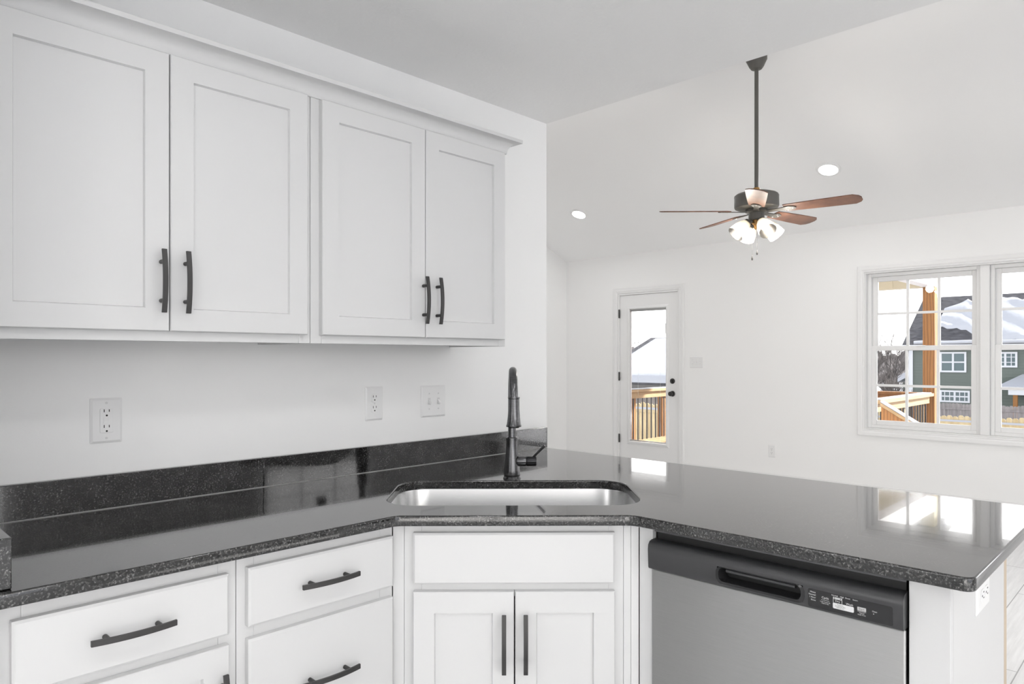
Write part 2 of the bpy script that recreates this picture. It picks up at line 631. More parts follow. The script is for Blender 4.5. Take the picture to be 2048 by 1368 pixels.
def casing(name, y0, y1, z0, z1, w, label, bottom=True):
    """moulded picture-frame trim round an opening in the back wall, mitred; y0..y1/z0..z1 is the opening"""
    prof = [(0.0, 0.0), (0.0, 0.010), (0.008, 0.014), (0.30 * w, 0.012), (0.42 * w, 0.017), (0.86 * w, 0.020), (w, 0.016), (w, 0.0)]
    m = MB()
    rows = []
    corners = [(y0, z0, -1, -1), (y0, z1, -1, 1), (y1, z1, 1, 1), (y1, z0, 1, -1)]
    if not bottom:
        corners[0] = (y0, z0, -1, 0)
        corners[3] = (y1, z0, 1, 0)
    for cy, cz, sy, sz in corners:
        rows.append([(XB - d, cy + sy * o, cz + sz * o) for o, d in prof])
    if bottom:
        rows.append(rows[0])
    m.sweep(rows, closed_ends=not bottom)
    return struct(m, name, M_trim, label, smooth=20)


casing('trim_1', WY0, WY1, WZ0, WZ1, 0.062, 'white moulded casing round the twin window')
casing('trim_2', DY0, DY1, 0.0, DZ1, 0.062, 'white moulded casing round the patio door', bottom=False)


def sash_window(root, y0, y1, z0, z1, zm, xin, cols=3, glass_parts=True):
    """one double-hung unit: lower sash stands inward, upper sash outward; grids in both"""
    fw = 0.030
    f = MB()
    for a in ((y0, y0 + fw, z0, z1), (y1 - fw, y1, z0, z1), (y0 + fw, y1 - fw, z0, z0 + fw), (y0 + fw, y1 - fw, z1 - fw, z1)):
        f.box(xin, xin + 0.085, a[0], a[1], a[2], a[3])
    f.build('window_frame', M_trim, root, bevel=0.003)
    for nm, x, za, zb in (('lower_sash', xin + 0.012, z0 + fw, zm + 0.022), ('upper_sash', xin + 0.045, zm - 0.022, z1 - fw)):
        st = 0.042
        ya, yb = y0 + fw, y1 - fw
        s = MB()
        for a in ((ya, ya + st, za, zb), (yb - st, yb, za, zb), (ya + st, yb - st, za, za + st), (ya + st, yb - st, zb - st, zb)):
            s.box(x, x + 0.028, a[0], a[1], a[2], a[3])
        so = s.build(nm, M_trim, root, bevel=0.003)
        g0, g1, h0, h1 = ya + st, yb - st, za + st, zb - st
        bx(x + 0.011, x + 0.017, g0, g1, h0, h1).build('pane', M_glass, so)
        gr = MB()
        for k in range(1, cols):
            yy = g0 + (g1 - g0) * k / cols
            gr.box(x + 0.006, x + 0.022, yy - 0.011, yy + 0.011, h0, h1)
        hh = (h0 + h1) / 2
        gr.box(x + 0.0065, x + 0.0215, g0, g1, hh - 0.011, hh + 0.011)
        gr.build('grid', M_trim, so)
    k = MB().box(xin + 0.004, xin + 0.014, (y0 + y1) / 2 - 0.03, (y0 + y1) / 2 + 0.03, zm + 0.012, zm + 0.024)
    k.build('sash_lock', M_trim, root, bevel=0.003)


w1 = thing('window_1', 'white twin double-hung window with grids in the back wall', 'window', (XB, (WY0 + WY1) / 2, WZ0))
w1['kind'] = 'structure'
w1inv = Matrix.Translation(-w1.location)


def at_world(root):
    """parts built in world coordinates under a thing: shift them by its location"""
    for ch in root.children:
        ch.location = Vector(ch.location) - root.location


sash_window(w1, WY0 + 0.012, 1.245, WZ0 + 0.012, WZ1 - 0.012, 1.412, XB + 0.055)
sash_window(w1, 1.315, WY1 - 0.012, WZ0 + 0.012, WZ1 - 0.012, 1.412, XB + 0.055)
j = MB()
for a in ((WY0 + 0.0005, WY0 + 0.0115, WZ0 + 0.0005, WZ1 - 0.0005), (WY1 - 0.0115, WY1 - 0.0005, WZ0 + 0.0005, WZ1 - 0.0005), (WY0 + 0.012, WY1 - 0.012, WZ0 + 0.0005, WZ0 + 0.0115), (WY0 + 0.012, WY1 - 0.012, WZ1 - 0.0115, WZ1 - 0.0005)):
    j.box(XB - 0.006, XB + 0.149, *a)
j.build('jamb', M_trim, w1, bevel=0.002)
bx(XB + 0.02, XB + 0.14, 1.246, 1.314, WZ0 + 0.012, WZ1 - 0.012).build('mullion', M_trim, w1, bevel=0.004)
at_world(w1)

w2 = thing('window_2', 'tall white grid window further along the back wall', 'window', (XB, -2.3, 0.10))
w2['kind'] = 'structure'
sash_window(w2, -3.249, -1.351, 0.101, 2.119, 1.112, XB + 0.055)
at_world(w2)
w3 = thing('window_3', 'high grid window in the front wall', 'window', (4.6, YF, 1.8))
w3['kind'] = 'structure'
g = MB()
for a in ((3.845, 3.90, 1.805, 2.595), (5.30, 5.355, 1.805, 2.595), (3.90, 5.30, 1.805, 1.86), (3.90, 5.30, 2.54, 2.595)):
    g.box(a[0], a[1], YF - 0.09, YF - 0.03, a[2], a[3])
for k in (1, 2):
    xx = 3.9 + 1.4 * k / 3
    g.box(xx - 0.012, xx + 0.012, YF - 0.075, YF - 0.05, 1.86, 2.54)
g.box(3.9, 5.3, YF - 0.074, YF - 0.051, 2.19, 2.215)
g.build('window_frame', M_trim, w3)
at_world(w3)
w4 = thing('added_window_4', 'unseen window added in the west wall for kitchen daylight', 'window', (XW, 1.3, 0.9))  # out-of-view window, added for daylight and the dishwasher's reflection
w4['kind'] = 'structure'
g = MB()
for y in (0.68, 1.3, 1.92):
    g.box(XW - 0.10, XW - 0.04, y - 0.03, y + 0.03, 0.93, 2.07)
g.box(XW - 0.10, XW - 0.04, 0.65, 1.95, 0.9, 0.93)
g.box(XW - 0.10, XW - 0.04, 0.65, 1.95, 2.07, 2.1)
g.build('window_frame', M_trim, w4)
at_world(w4)
w5 = thing('added_window_5', 'wide unseen patio opening added in the front wall to light the kitchen', 'window', (-0.45, YF, 0.1))  # opening made up behind the camera so sky and sun fill the kitchen
w5['kind'] = 'structure'
g = MB()
for x in (-2.27, -1.05, 0.15, 1.37):
    g.box(x - 0.03, x + 0.03, YF - 0.10, YF - 0.04, 0.08, 2.33)
g.box(-2.3, 1.4, YF - 0.10, YF - 0.04, 0.05, 0.08)
g.box(-2.3, 1.4, YF - 0.10, YF - 0.04, 2.33, 2.36)
g.build('window_frame', M_trim, w5)
at_world(w5)

# ------------------------------------------------------------------ patio door
d1 = thing('door_1', 'white patio door with full glass lite and dark hardware', 'door', (XB, 4.62, 0))
d1['kind'] = 'structure'
jm = MB()
for a in ((DY0 + 0.0005, 4.2165, 0, DZ1 - 0.0005), (5.0245, DY1 - 0.0005, 0, DZ1 - 0.0005), (4.2165, 5.0245, 2.0775, DZ1 - 0.0005)):
    jm.box(XB - 0.004, XB + 0.149, *a)
jm.build('door_jamb', M_trim, d1, bevel=0.002)
bx(XB - 0.002, XB + 0.149, 4.2175, 5.0235, 0.0, 0.030).build('threshold', M_fan, d1, bevel=0.003)
SX = XB + 0.012
sl = MB()
LY0, LY1, LZ0, LZ1 = 4.372, 4.882, 0.318, 1.905
for a in ((4.219, LY0, 0.034, 2.074), (LY1, 5.022, 0.034, 2.074), (LY0, LY1, 0.034, LZ0), (LY0, LY1, LZ1, 2.074)):
    sl.box(SX, SX + 0.044, *a)
slab = sl.build('slab', M_trim, d1)
lf = MB()
for w_, d_ in ((0.0, 0.0),):
    prof = [(0.0, 0.008), (0.0, -0.006), (0.010, -0.016), (0.022, -0.013), (0.040, -0.003), (0.040, 0.008)]
    rows = []
    for cy, cz, sy, sz in ((LY0, LZ0, -1, -1), (LY0, LZ1, -1, 1), (LY1, LZ1, 1, 1), (LY1, LZ0, 1, -1), (LY0, LZ0, -1, -1)):
        rows.append([(SX + d, cy + sy * (o - 0.004), cz + sz * (o - 0.004)) for o, d in prof])
    lf.sweep(rows, closed_ends=False)
lf.build('lite_frame', M_trim, d1, smooth=20)
bx(SX + 0.018, SX + 0.024, LY0, LY1, LZ0, LZ1).build('pane', M_glass, d1)
# raised between-glass blind: headrail with thin side cords
bl = MB().box(SX + 0.027, SX + 0.036, LY0 + 0.002, LY1 - 0.002, LZ1 - 0.028, LZ1 - 0.002)
for yy in (LY0 + 0.10, LY1 - 0.10):
    bl.tube([(SX + 0.031, yy, LZ0 + 0.02), (SX + 0.031, yy, LZ1 - 0.03)], 0.0008, 5)
bl.box(SX + 0.027, SX + 0.036, LY0 + 0.002, LY1 - 0.002, LZ0 + 0.004, LZ0 + 0.016)
bl.build('blind', M_trim, d1)
bx(SX + 0.001, SX + 0.0175, LY0 + 0.004, LY0 + 0.018, 1.60, 1.72).build('blind_slider', M_trim, d1, bevel=0.003)
for zc in (1.855, 1.095, 0.345):
    h = MB().lathe([(0.007, -0.052), (0.0085, -0.05), (0.0085, 0.05), (0.007, 0.052)], 12, Matrix.Translation((XB - 0.006, 5.0233, zc)))
    h.box(XB - 0.0055, XB + 0.0105, 5.0225, 5.0243, zc - 0.05, zc + 0.05)
    h.build('hinge', M_pull, d1)
TX = Matrix(((0, 0, -1, 0), (0, 1, 0, 0), (1, 0, 0, 0), (0, 0, 0, 1)))   # local z -> -X
kn = MB().lathe([(0.0, 0.0), (0.033, 0.0), (0.033, 0.006), (0.028, 0.010), (0.012, 0.012), (0.011, 0.030), (0.018, 0.036), (0.026, 0.046), (0.027, 0.054), (0.021, 0.063), (0.0, 0.066)], 28,
                Matrix.Translation((SX - 0.0002, 4.290, 0.909)) @ TX)
kn.build('door_knob', M_pull, d1)
kn = MB().lathe([(0.0, 0.0), (0.031, 0.0), (0.031, 0.008), (0.026, 0.013), (0.0, 0.015)], 28, Matrix.Translation((SX - 0.0002, 4.290, 1.054)) @ TX)
kn.box(SX - 0.030, SX - 0.014, 4.286, 4.294, 1.040, 1.068)
kn.build('deadbolt', M_pull, d1)
at_world(d1)


# ------------------------------------------------------------------ cabinet building blocks (local: x along the face, y into the cabinet, z up)
def shaker(w, h, t=0.020, fr=0.056, rec=0.009):
    """shaker door from (0..w, -t..0, 0..h): flat frame, recessed panel, a small step at the inner edge"""
    m = MB()
    O = [(0, 0), (w, 0), (w, h), (0, h)]
    I = [(fr, fr), (w - fr, fr), (w - fr, h - fr), (fr, h - fr)]
    J = [(fr + 0.0025, fr + 0.0025), (w - fr - 0.0025, fr + 0.0025), (w - fr - 0.0025, h - fr - 0.0025), (fr + 0.0025, h - fr - 0.0025)]
    e = 0.002
    Oe = [(e, e), (w - e, e), (w - e, h - e), (e, h - e)]
    vs = [(x, 0, z) for x, z in O] + [(x, -t + e, z) for x, z in O] + [(x, -t, z) for x, z in Oe] + [(x, -t, z) for x, z in I] + [(x, -t + rec, z) for x, z in J]
    fs = [(3, 2, 1, 0)]
    for s in range(4):
        for k in range(4):
            a, c_ = s * 4 + k, s * 4 + (k + 1) % 4
            fs.append((a, c_, c_ + 4, a + 4))
    fs.append((16, 17, 18, 19))
    m.add(vs, fs)
    return m


def slab_front(w, h, t=0.020):
    """flat drawer front with an eased edge"""
    m = MB()
    e = 0.005
    O = [(0, 0), (w, 0), (w, h), (0, h)]
    Oe = [(e, e), (w - e, e), (w - e, h - e), (e, h - e)]
    vs = [(x, 0, z) for x, z in O] + [(x, -t + e * 0.8, z) for x, z in O] + [(x, -t, z) for x, z in Oe]
    fs = [(3, 2, 1, 0)]
    for s in range(2):
        for k in range(4):
            a, c_ = s * 4 + k, s * 4 + (k + 1) % 4
            fs.append((a, c_, c_ + 4, a + 4))
    fs.append((8, 9, 10, 11))
    m.add(vs, fs)
    return m


def pull(x, z, vertical, parent, yface=-0.020):
    """flat arched bar pull on two posts, centred at (x, z) on the face"""
    m = MB()
    L, W, T = 0.156, 0.0115, 0.0065
    rows = []
    N = 14
    for k in range(N + 1):
        s = -L / 2 + L * k / N
        out = -0.026 - 0.009 * (1 - (2 * s / L) ** 2)
        q = [(-W / 2, out), (W / 2, out), (W / 2, out + T), (-W / 2, out + T)]
        rows.append([(a, b_, s) if vertical else (s, b_, a) for a, b_ in q])
    m.sweep(rows)
    for s in (-0.048, 0.048):
        out = -0.026 - 0.009 * (1 - (2 * s / L) ** 2) + T * 0.5
        p0, p1 = ((0, out, s), (0, -0.0002, s)) if vertical else ((s, out, 0), (s, -0.0002, 0))
        m.tube([p0, p1], 0.0052, 12)
    o = m.build('handle', M_pull, parent, bevel=0.0008)
    o.location = (x, yface, z)
    return o


def door_part(root, x0, x1, z0, z1, hx=None, hz=None, name='door'):
    o = shaker(x1 - x0, z1 - z0).build(name, M_cab, root, smooth=20)
    o.location = (x0, -0.0005, z0)
    if hx is not None:
        pull(hx - x0, hz - z0, True, o)
    return o


def drawer_part(root, x0, x1, z0, z1, handle=True, name='drawer'):
    o = slab_front(x1 - x0, z1 - z0).build(name, M_cab, root, smooth=20)
    o.location = (x0, -0.0005, z0)
    if handle:
        pull((x1 - x0) / 2, (z1 - z0) / 2, False, o)
    return o


# ------------------------------------------------------------------ wall cabinets
UY, UZ, UT = 1.848, 1.3695, 2.100


def wall_cabinet(x0, x1, label, doors):
    r = thing('wall_cabinet', label, 'cabinet', (x0, UY, UZ), 0, 'white wall cabinets')
    w, h, d = x1 - x0, UT - UZ, YW - UY - 0.001
    f = MB()
    z1 = h
    f.box(0, 0.036, 0, 0.019, 0, h)
    f.box(w - 0.036, w, 0, 0.019, 0, h)
    f.box(0.036, w - 0.036, 0, 0.019, 0, 0.038)
    f.box(0.036, w - 0.036, 0, 0.019, h - 0.045, h)
    f.build('face_frame', M_cab, r, bevel=0.0012)
    c_ = MB()
    c_.box(0.0005, 0.013, 0.0195, d, 0.0, h)
    c_.box(w - 0.013, w - 0.0005, 0.0195, d, 0.0, h)
    c_.box(0.013, w - 0.013, 0.0195, d, h - 0.02, h)
    c_.box(0.013, w - 0.013, d - 0.006, d, 0.016, h - 0.02)
    c_.build('carcass', M_cab, r)
    bx(0.0135, w - 0.0135, 0.0195, d - 0.0065, 0.016, 0.028).build('bottom_panel', M_under, r)
    for (a, b_, hx) in doors:
        door_part(r, a - x0, b_ - x0, 1.3945 - UZ, 2.0855 - UZ, hx - x0, 1.517 - UZ)
    return r


wall_cabinet(0.2455, 1.0445, 'white two-door wall cabinet at the short wall stub, taller in view', [(0.268, 0.6468, 0.627), (0.6500, 1.0272, 0.6846)])
wall_cabinet(1.0460, 1.8500, 'white two-door wall cabinet nearest the faucet, at the free end of the run', [(1.0739, 1.4562, 1.446), (1.4590, 1.8298, 1.5035)])

# crown moulding: cove profile swept along the fronts and returned to the wall
prof = [(0.000, 2.0885), (0.004, 2.0885)]
for k in range(9):
    a = R(90 * k / 8)
    prof.append((0.004 + 0.038 * (1 - math.cos(a)), 2.091 + 0.037 * math.sin(a)))
prof += [(0.046, 2.128), (0.046, 2.140), (0.0, 2.140)]
prof = [(p - 0.0, z + 0.0125 * 0) for p, z in prof]
cm = MB()
yf_, xr_ = UY - 0.0205 + 0.019, 1.8505
rows = [[(0.2435, yf_ - p, z) for p, z in prof], [(xr_ + p, yf_ - p, z) for p, z in prof], [(xr_ + p, YW - 0.001, z) for p, z in prof]]
cm.sweep(rows)
tag(cm.build('crown_moulding', M_cab, smooth=25), 'white cove crown moulding along the top of the wall cabinets', 'moulding')

# ------------------------------------------------------------------ base cabinets
BY = 1.534


def base_box(r, w, d, h=ZB - 0.001, toe=0.10, stiles=(0.04, 0.04), rails=()):
    f = MB()
    f.box(0, stiles[0], 0, 0.019, toe, h)
    f.box(w - stiles[1], w, 0, 0.019, toe, h)
    for z0, z1 in rails:
        f.box(stiles[0], w - stiles[1], 0, 0.019, z0, z1)
    f.build('face_frame', M_cab, r, bevel=0.0012)
    c_ = MB()
    c_.box(0.0005, 0.016, 0.0195, d, 0.0, h)
    c_.box(w - 0.016, w - 0.0005, 0.0195, d, 0.0, h)
    c_.box(0.016, w - 0.016, d - 0.008, d, toe, h)
    c_.box(0.016, w - 0.016, 0.0195, d - 0.008, toe, toe + 0.016)
    c_.build('carcass', M_cab, r)
    bx(0.0165, w - 0.0165, 0.075, 0.09, 0.0, toe - 0.001).build('toe_kick', M_cabin, r)


r = thing('base_cabinet', 'white base cabinet with one drawer over one door at the end by the short wall', 'cabinet', (0.2445, BY, 0), 0, 'white base cabinets')
base_box(r, 0.4395, 0.617, rails=((0.84, 0.885), (0.69, 0.73), (0.10, 0.14)))
drawer_part(r, 0.2676 - 0.2445, 0.6613 - 0.2445, 0.7208, 0.8543)
door_part(r, 0.2676 - 0.2445, 0.6613 - 0.2445, 0.125, 0.6990, 0.6437 - 0.2445, 0.568)

r = thing('base_cabinet', 'white three-drawer base cabinet between the corner sink unit and the drawer-and-door unit', 'cabinet', (0.6855, BY, 0), 0, 'white base cabinets')
base_box(r, 0.4240, 0.617, rails=((0.84, 0.885), (0.69, 0.73), (0.40, 0.44), (0.10, 0.14)))
drawer_part(r, 0.7054 - 0.6855, 1.1000 - 0.6855, 0.7245, 0.8570)
drawer_part(r, 0.7054 - 0.6855, 1.1000 - 0.6855, 0.4230, 0.6965)
drawer_part(r, 0.7054 - 0.6855, 1.1000 - 0.6855, 0.1250, 0.4000)

# corner sink cabinet: local x along t=(1,-1)/sqrt2, local y along s=(1,1)/sqrt2
SF = 1.8695
Q = math.sqrt(0.5)


def ts_world(t, s):
    return (Q * (t + s), Q * (s - t))


tL, tR = -0.2990, 0.3600
ox, oy = ts_world(0, SF)
r = thing('sink_cabinet', 'white diagonal corner sink cabinet with two doors under a plain false front', 'cabinet', (ox, oy, 0), R(-45), 'white base cabinets')
f = MB()
f.box(-0.268, -0.222, 0, 0.019, 0.10, 0.885)
f.box(0.278, 0.318, 0, 0.019, 0.10, 0.885)
for z0, z1 in ((0.84, 0.885), (0.69, 0.74), (0.10, 0.14)):
    f.box(-0.222, 0.278, 0, 0.019, z0, z1)
f.build('face_frame', M_cab, r, bevel=0.0012)
for a_, b_ in ((tL + 0.0006, -0.2686), (0.3186, 0.3380), (0.3386, tR - 0.0006)):
    bx(a_, b_, 0, 0.030, 0.10, 0.885).build('filler', M_cab, r, bevel=0.0008)
f = MB()
f.box(-0.268, -0.252, 0.0195, 0.70, 0.0, 0.66)
f.box(0.302, 0.318, 0.0195, 0.60, 0.0, 0.66)
f.box(-0.252, 0.302, 0.0195, 0.60, 0.10, 0.116)
f.build('carcass', M_cab, r)
bx(-0.251, 0.301, 0.075, 0.09, 0.0, 0.099).build('toe_kick', M_cabin, r)
drawer_part(r, -0.2423, 0.2923, 0.7284, 0.8640, handle=False, name='false_front')
door_part(r, -0.2423, 0.0244, 0.125, 0.7085, -0.0018, 0.577)
door_part(r, 0.0278, 0.2923, 0.125, 0.7085, 0.0552, 0.577)

# peninsula: filler beside the dishwasher, end panel, back panel
PX = 1.577
tag(bx(PX, PX + 0.019, 1.0250, 1.0664, 0.10, ZB - 0.001).build('filler_strip', M_cab, bevel=0.0012), 'narrow white filler strip between sink cabinet and dishwasher', 'filler')
r = thing('peninsula_panel', 'white finished end panel closing the peninsula beside the dishwasher', 'panel', (PX, 0.343, 0))
f = MB()
f.box(0, 0.020, 0.0, 0.074, 0.0, 0.885)
f.build('stile', M_cab, r, bevel=0.0012)
f = MB()
f.box(0.0205, 0.525, 0.0, 0.019, 0.0, 0.885)
f.build('side_panel', M_cab, r)
f = MB()
f.box(0.5255, 0.560, 0.0, 1.80, 0.0, 0.885)
f.build('back_panel', M_edge, r)

# ------------------------------------------------------------------ countertop (curve fill with the sink hole, then a mesh)
SCT, SCS = 0.027, 2.158


def sink_outline(off=0.0):
    return rrect(-0.370 - off, 0.370 + off, -0.196 - off, 0.196 + off, 0.095 + off, 8)


def curve_mesh(loops, z0, z1, bev):
    cu = bpy.data.curves.new('c', 'CURVE')
    cu.dimensions = '2D'
    cu.fill_mode = 'BOTH'
    for lp in loops:
        s = cu.splines.new('POLY')
        s.points.add(len(lp) - 1)
        for q, (x, y) in zip(s.points, lp):
            q.co = (x, y, 0, 1)
        s.use_cyclic_u = True
    cu.extrude = (z1 - z0) / 2 - bev
    cu.bevel_depth = bev
    cu.bevel_resolution = 3
    cu.offset = -bev
    o = bpy.data.objects.new('c', cu)
    COL.objects.link(o)
    dg = bpy.context.evaluated_depsgraph_get()
    me = bpy.data.meshes.new_from_object(o.evaluated_get(dg))
    zc = (z0 + z1) / 2
    vs = [(v.co.x, v.co.y, v.co.z + zc) for v in me.vertices]
    fs = [tuple(p.vertices) for p in me.polygons]
    bpy.data.objects.remove(o)
    bpy.data.curves.remove(cu)
    bpy.data.meshes.remove(me)
    return MB().add(vs, fs)


def fillet(poly, radii, n=6):
    out = []
    N = len(poly)
    for i, p in enumerate(poly):
        r_ = radii[i]
        if not r_:
            out.append(p)
            continue
        P, A, B = Vector(p), Vector(poly[i - 1]), Vector(poly[(i + 1) % N])
        u, v = (A - P).normalized(), (B - P).normalized()
        ang = u.angle(v)
        d = r_ / math.tan(ang / 2)
        c_ = P + (u + v).normalized() * (r_ / math.sin(ang / 2))
        a, b_ = P + u * d, P + v * d
        for k in range(n + 1):
            q = a.lerp(b_, k / n) - c_
            q = q.normalized() * r_ + c_
            out.append((q.x, q.y))
    return out


top_poly = [(0.2435, 1.4965), (1.0955, 1.4965), (1.5345, 1.0575), (1.5390, 0.2970), (2.4050, 0.2970), (2.4050, YW - 0.001), (0.2435, YW - 0.001)]
top_poly = fillet(top_poly, [0, 0.03, 0.05, 0.022, 0.022, 0, 0])
hole = [ts_world(SCT + a, SCS + b_) for a, b_ in sink_outline()]
ct = curve_mesh([top_poly, hole], ZB, ZT, 0.004)
r = thing('countertop', 'polished black granite countertop turning the corner into the peninsula', 'countertop', (1.2, 1.8, ZB))
o = ct.build('slab', M_gran, r, smooth=35)
o.location = (-1.2, -1.8, -ZB)
# the granite backsplash pieces
tag(bx(0.2685, 1.0412, YW - 0.021, YW - 0.001, ZT + 0.0005, 1.0070).build('backsplash', M_gran, bevel=0.0015), 'black granite backsplash strip running from the short wall to the seam', 'backsplash', 'granite backsplash strips')
tag(bx(1.0424, 2.4100, YW - 0.021, YW - 0.001, ZT + 0.0005, 1.0070).build('backsplash', M_gran, bevel=0.0015), 'long black granite backsplash strip behind the faucet', 'backsplash', 'granite backsplash strips')
tag(bx(0.2435, 0.2675, 1.5150, YW - 0.001, ZT + 0.0005, 1.0070).build('side_splash', M_gran, bevel=0.002), 'black granite side splash standing at the end of the counter', 'backsplash')
tag(MB().box(0.269, 2.405, YW - 0.0235, YW - 0.0212, ZT + 0.0003, ZT + 0.0022).build('caulk_bead', M_caulk), 'thin pale caulk line at the foot of the backsplash', 'caulk')

# ------------------------------------------------------------------ undermount sink
sx, sy = ts_world(SCT, SCS)
r = thing('sink', 'stainless steel undermount sink bowl set diagonally in the granite', 'sink', (sx, sy, 0.66), R(-45))
rings = []
for off, z in ((0.022, ZB - 0.0008), (0.004, ZB - 0.0008), (0.003, ZB - 0.004), (-0.004, 0.735), (-0.010, 0.715), (-0.024, 0.700), (-0.045, 0.694), (-0.09, 0.691)):
    rings.append([(a, b_, z - 0.66) for a, b_ in sink_outline(off)])
m = MB()
m.sweep(rings, closed_ends=False)
k0 = len(m.v) - len(rings[-1])
m.f.append(tuple(range(k0, len(m.v))))
m.build('bowl', M_sink, r, smooth=50)
MB().lathe([(0.0, 0.002), (0.030, 0.002), (0.043, 0.006), (0.056, 0.0035), (0.056, 0.0)], 32, Matrix.Translation((0.0, 0.03, 0.0315))).build('drain', M_gun, r)

# ------------------------------------------------------------------ faucet (local x = t, y = s; spout reaches toward -y)
fx, fy = ts_world(0.025, 2.395)
r = thing('faucet', 'dark gunmetal pull-down faucet with a gooseneck beside the sink', 'faucet', (fx, fy, ZT), R(-45))
MB().lathe([(0.0, 0.0003), (0.030, 0.0003), (0.030, 0.003), (0.027, 0.007), (0.026, 0.009), (0.0, 0.009)], 40).build('base_flange', M_gun, r)
MB().lathe([(0.0, 0.0095), (0.0275, 0.0095), (0.0280, 0.014), (0.0270, 0.030), (0.0235, 0.065), (0.0205, 0.100), (0.0195, 0.125), (0.0205, 0.136), (0.0205, 0.139), (0.0185, 0.142), (0.0, 0.142)], 40).build('body', M_gun, r)
MB().lathe([(0.0278, 0.0095), (0.0286, 0.010), (0.0286, 0.0135), (0.0278, 0.014)], 40, cap=False).build('gasket', M_gund, r)
pts = [(0, 0, 0.142), (0, 0, 0.20), (0, 0, 0.262)]
ra = 0.088
for k in range(1, 17):
    a = R(180 * k / 16)
    pts.append((0.004 * k / 16, -ra + ra * math.cos(a), 0.306 - 0.012 + ra * math.sin(a) - 0.012))
pts.append((0.004, -2 * ra, 0.270))
MB().tube(pts, 0.0135, 20).build('spout', M_gun, r)
hx_ = (0.004, -2 * ra)
MB().lathe([(0.0, 0.194), (0.019, 0.194), (0.024, 0.195), (0.0245, 0.198), (0.0225, 0.203), (0.0195, 0.225), (0.0178, 0.250), (0.0175, 0.283), (0.0190, 0.285), (0.0190, 0.289), (0.0, 0.289)], 36,
           Matrix.Translation((hx_[0], hx_[1], 0))).build('spray_head', M_gun, r)
MB().lathe([(0.0, 0.1915), (0.017, 0.1915), (0.0175, 0.1938), (0.0, 0.1938)], 30, Matrix.Translation((hx_[0], hx_[1], 0))).build('spray_nozzle', M_gund, r)
MX = Matrix(((0, 0, 1, 0), (0, 1, 0, 0), (-1, 0, 0, 0), (0, 0, 0, 1)))   # local z -> +x
MB().lathe([(0.0, 0.010), (0.014, 0.014), (0.0168, 0.018), (0.0172, 0.022), (0.0172, 0.046), (0.0165, 0.048), (0.0, 0.048)], 28, Matrix.Translation((0, -0.006, 0.060)) @ MX).build('valve_hub', M_gun, r)
hv = MB().lathe([(0.0, 0.0485), (0.015, 0.0485), (0.0168, 0.051), (0.0168, 0.078), (0.0150, 0.083), (0.0, 0.084)], 28, Matrix.Translation((0, -0.006, 0.060)) @ MX)
hv.tube([(0.070, -0.006, 0.070), (0.083, -0.010, 0.085), (0.112, -0.014, 0.114)], [0.0042, 0.0040, 0.0044], 12)
hv.build('lever', M_gund, r)


# ------------------------------------------------------------------ outlets and switches. local: x along the wall, z up, y into the wall
def plate_mb(w, h, holes=()):
    m = MB()
    e = 0.006
    O = rrect(-w / 2, w / 2, -h / 2, h / 2, 0.003, 3)
    I = rrect(-w / 2 + e, w / 2 - e, -h / 2 + e, h / 2 - e, 0.003, 3)
    rows = [[(x, -0.0002, z) for x, z in O], [(x, -0.002, z) for x, z in O], [(x, -0.0055, z) for x, z in I]]
    m.sweep(rows)
    return m


def disc(x, z, r_, y0, y1, n=12, mb=None):
    m = mb or MB()
    k = [(x + r_ * math.cos(2 * math.pi * i / n), z + r_ * math.sin(2 * math.pi * i / n)) for i in range(n)]
    m.sweep([[(a, y0, b_) for a, b_ in k], [(a, y1, b_) for a, b_ in k]])
    return m


def slots(root, zc, y, xc=0.0):
    m = MB()
    m.box(xc - 0.0075, xc - 0.0055, y - 0.0004, y, zc + 0.0005, zc + 0.0085)
    m.box(xc + 0.0050, xc + 0.0070, y - 0.0004, y, zc + 0.0012, zc + 0.0080)
    k = circ(xc, zc - 0.0085, 0.0026, 10, 0, 360)
    m.sweep([[(a, y, b_) for a, b_ in k], [(a, y - 0.0004, b_) for a, b_ in k]])
    m.build('socket_slots', M_slot, root)


def duplex(name, label, loc, rotz=0.0, w=0.0755, h=0.124):
    r = thing(name, label, 'outlet', loc, rotz, 'duplex wall outlets')
    plate_mb(w, h).build('cover_plate', M_plate, r, smooth=25)
    for zc in (0.0195, -0.0195):
        k = [(max(-0.0135, min(0.0135, 0.0172 * math.cos(2 * math.pi * i / 28))), zc + 0.0165 * math.sin(2 * math.pi * i / 28)) for i in range(28)]
        f = MB()
        f.sweep([[(a, -0.0054, b_) for a, b_ in k], [(a, -0.0072, b_) for a, b_ in k]])
        fo = f.build('receptacle', M_plate, r, bevel=0.0004)
        slots(fo, zc + 0.002, -0.0072)
    disc(0, 0, 0.003, -0.0056, -0.0068).build('screw', M_screw, r)
    return r


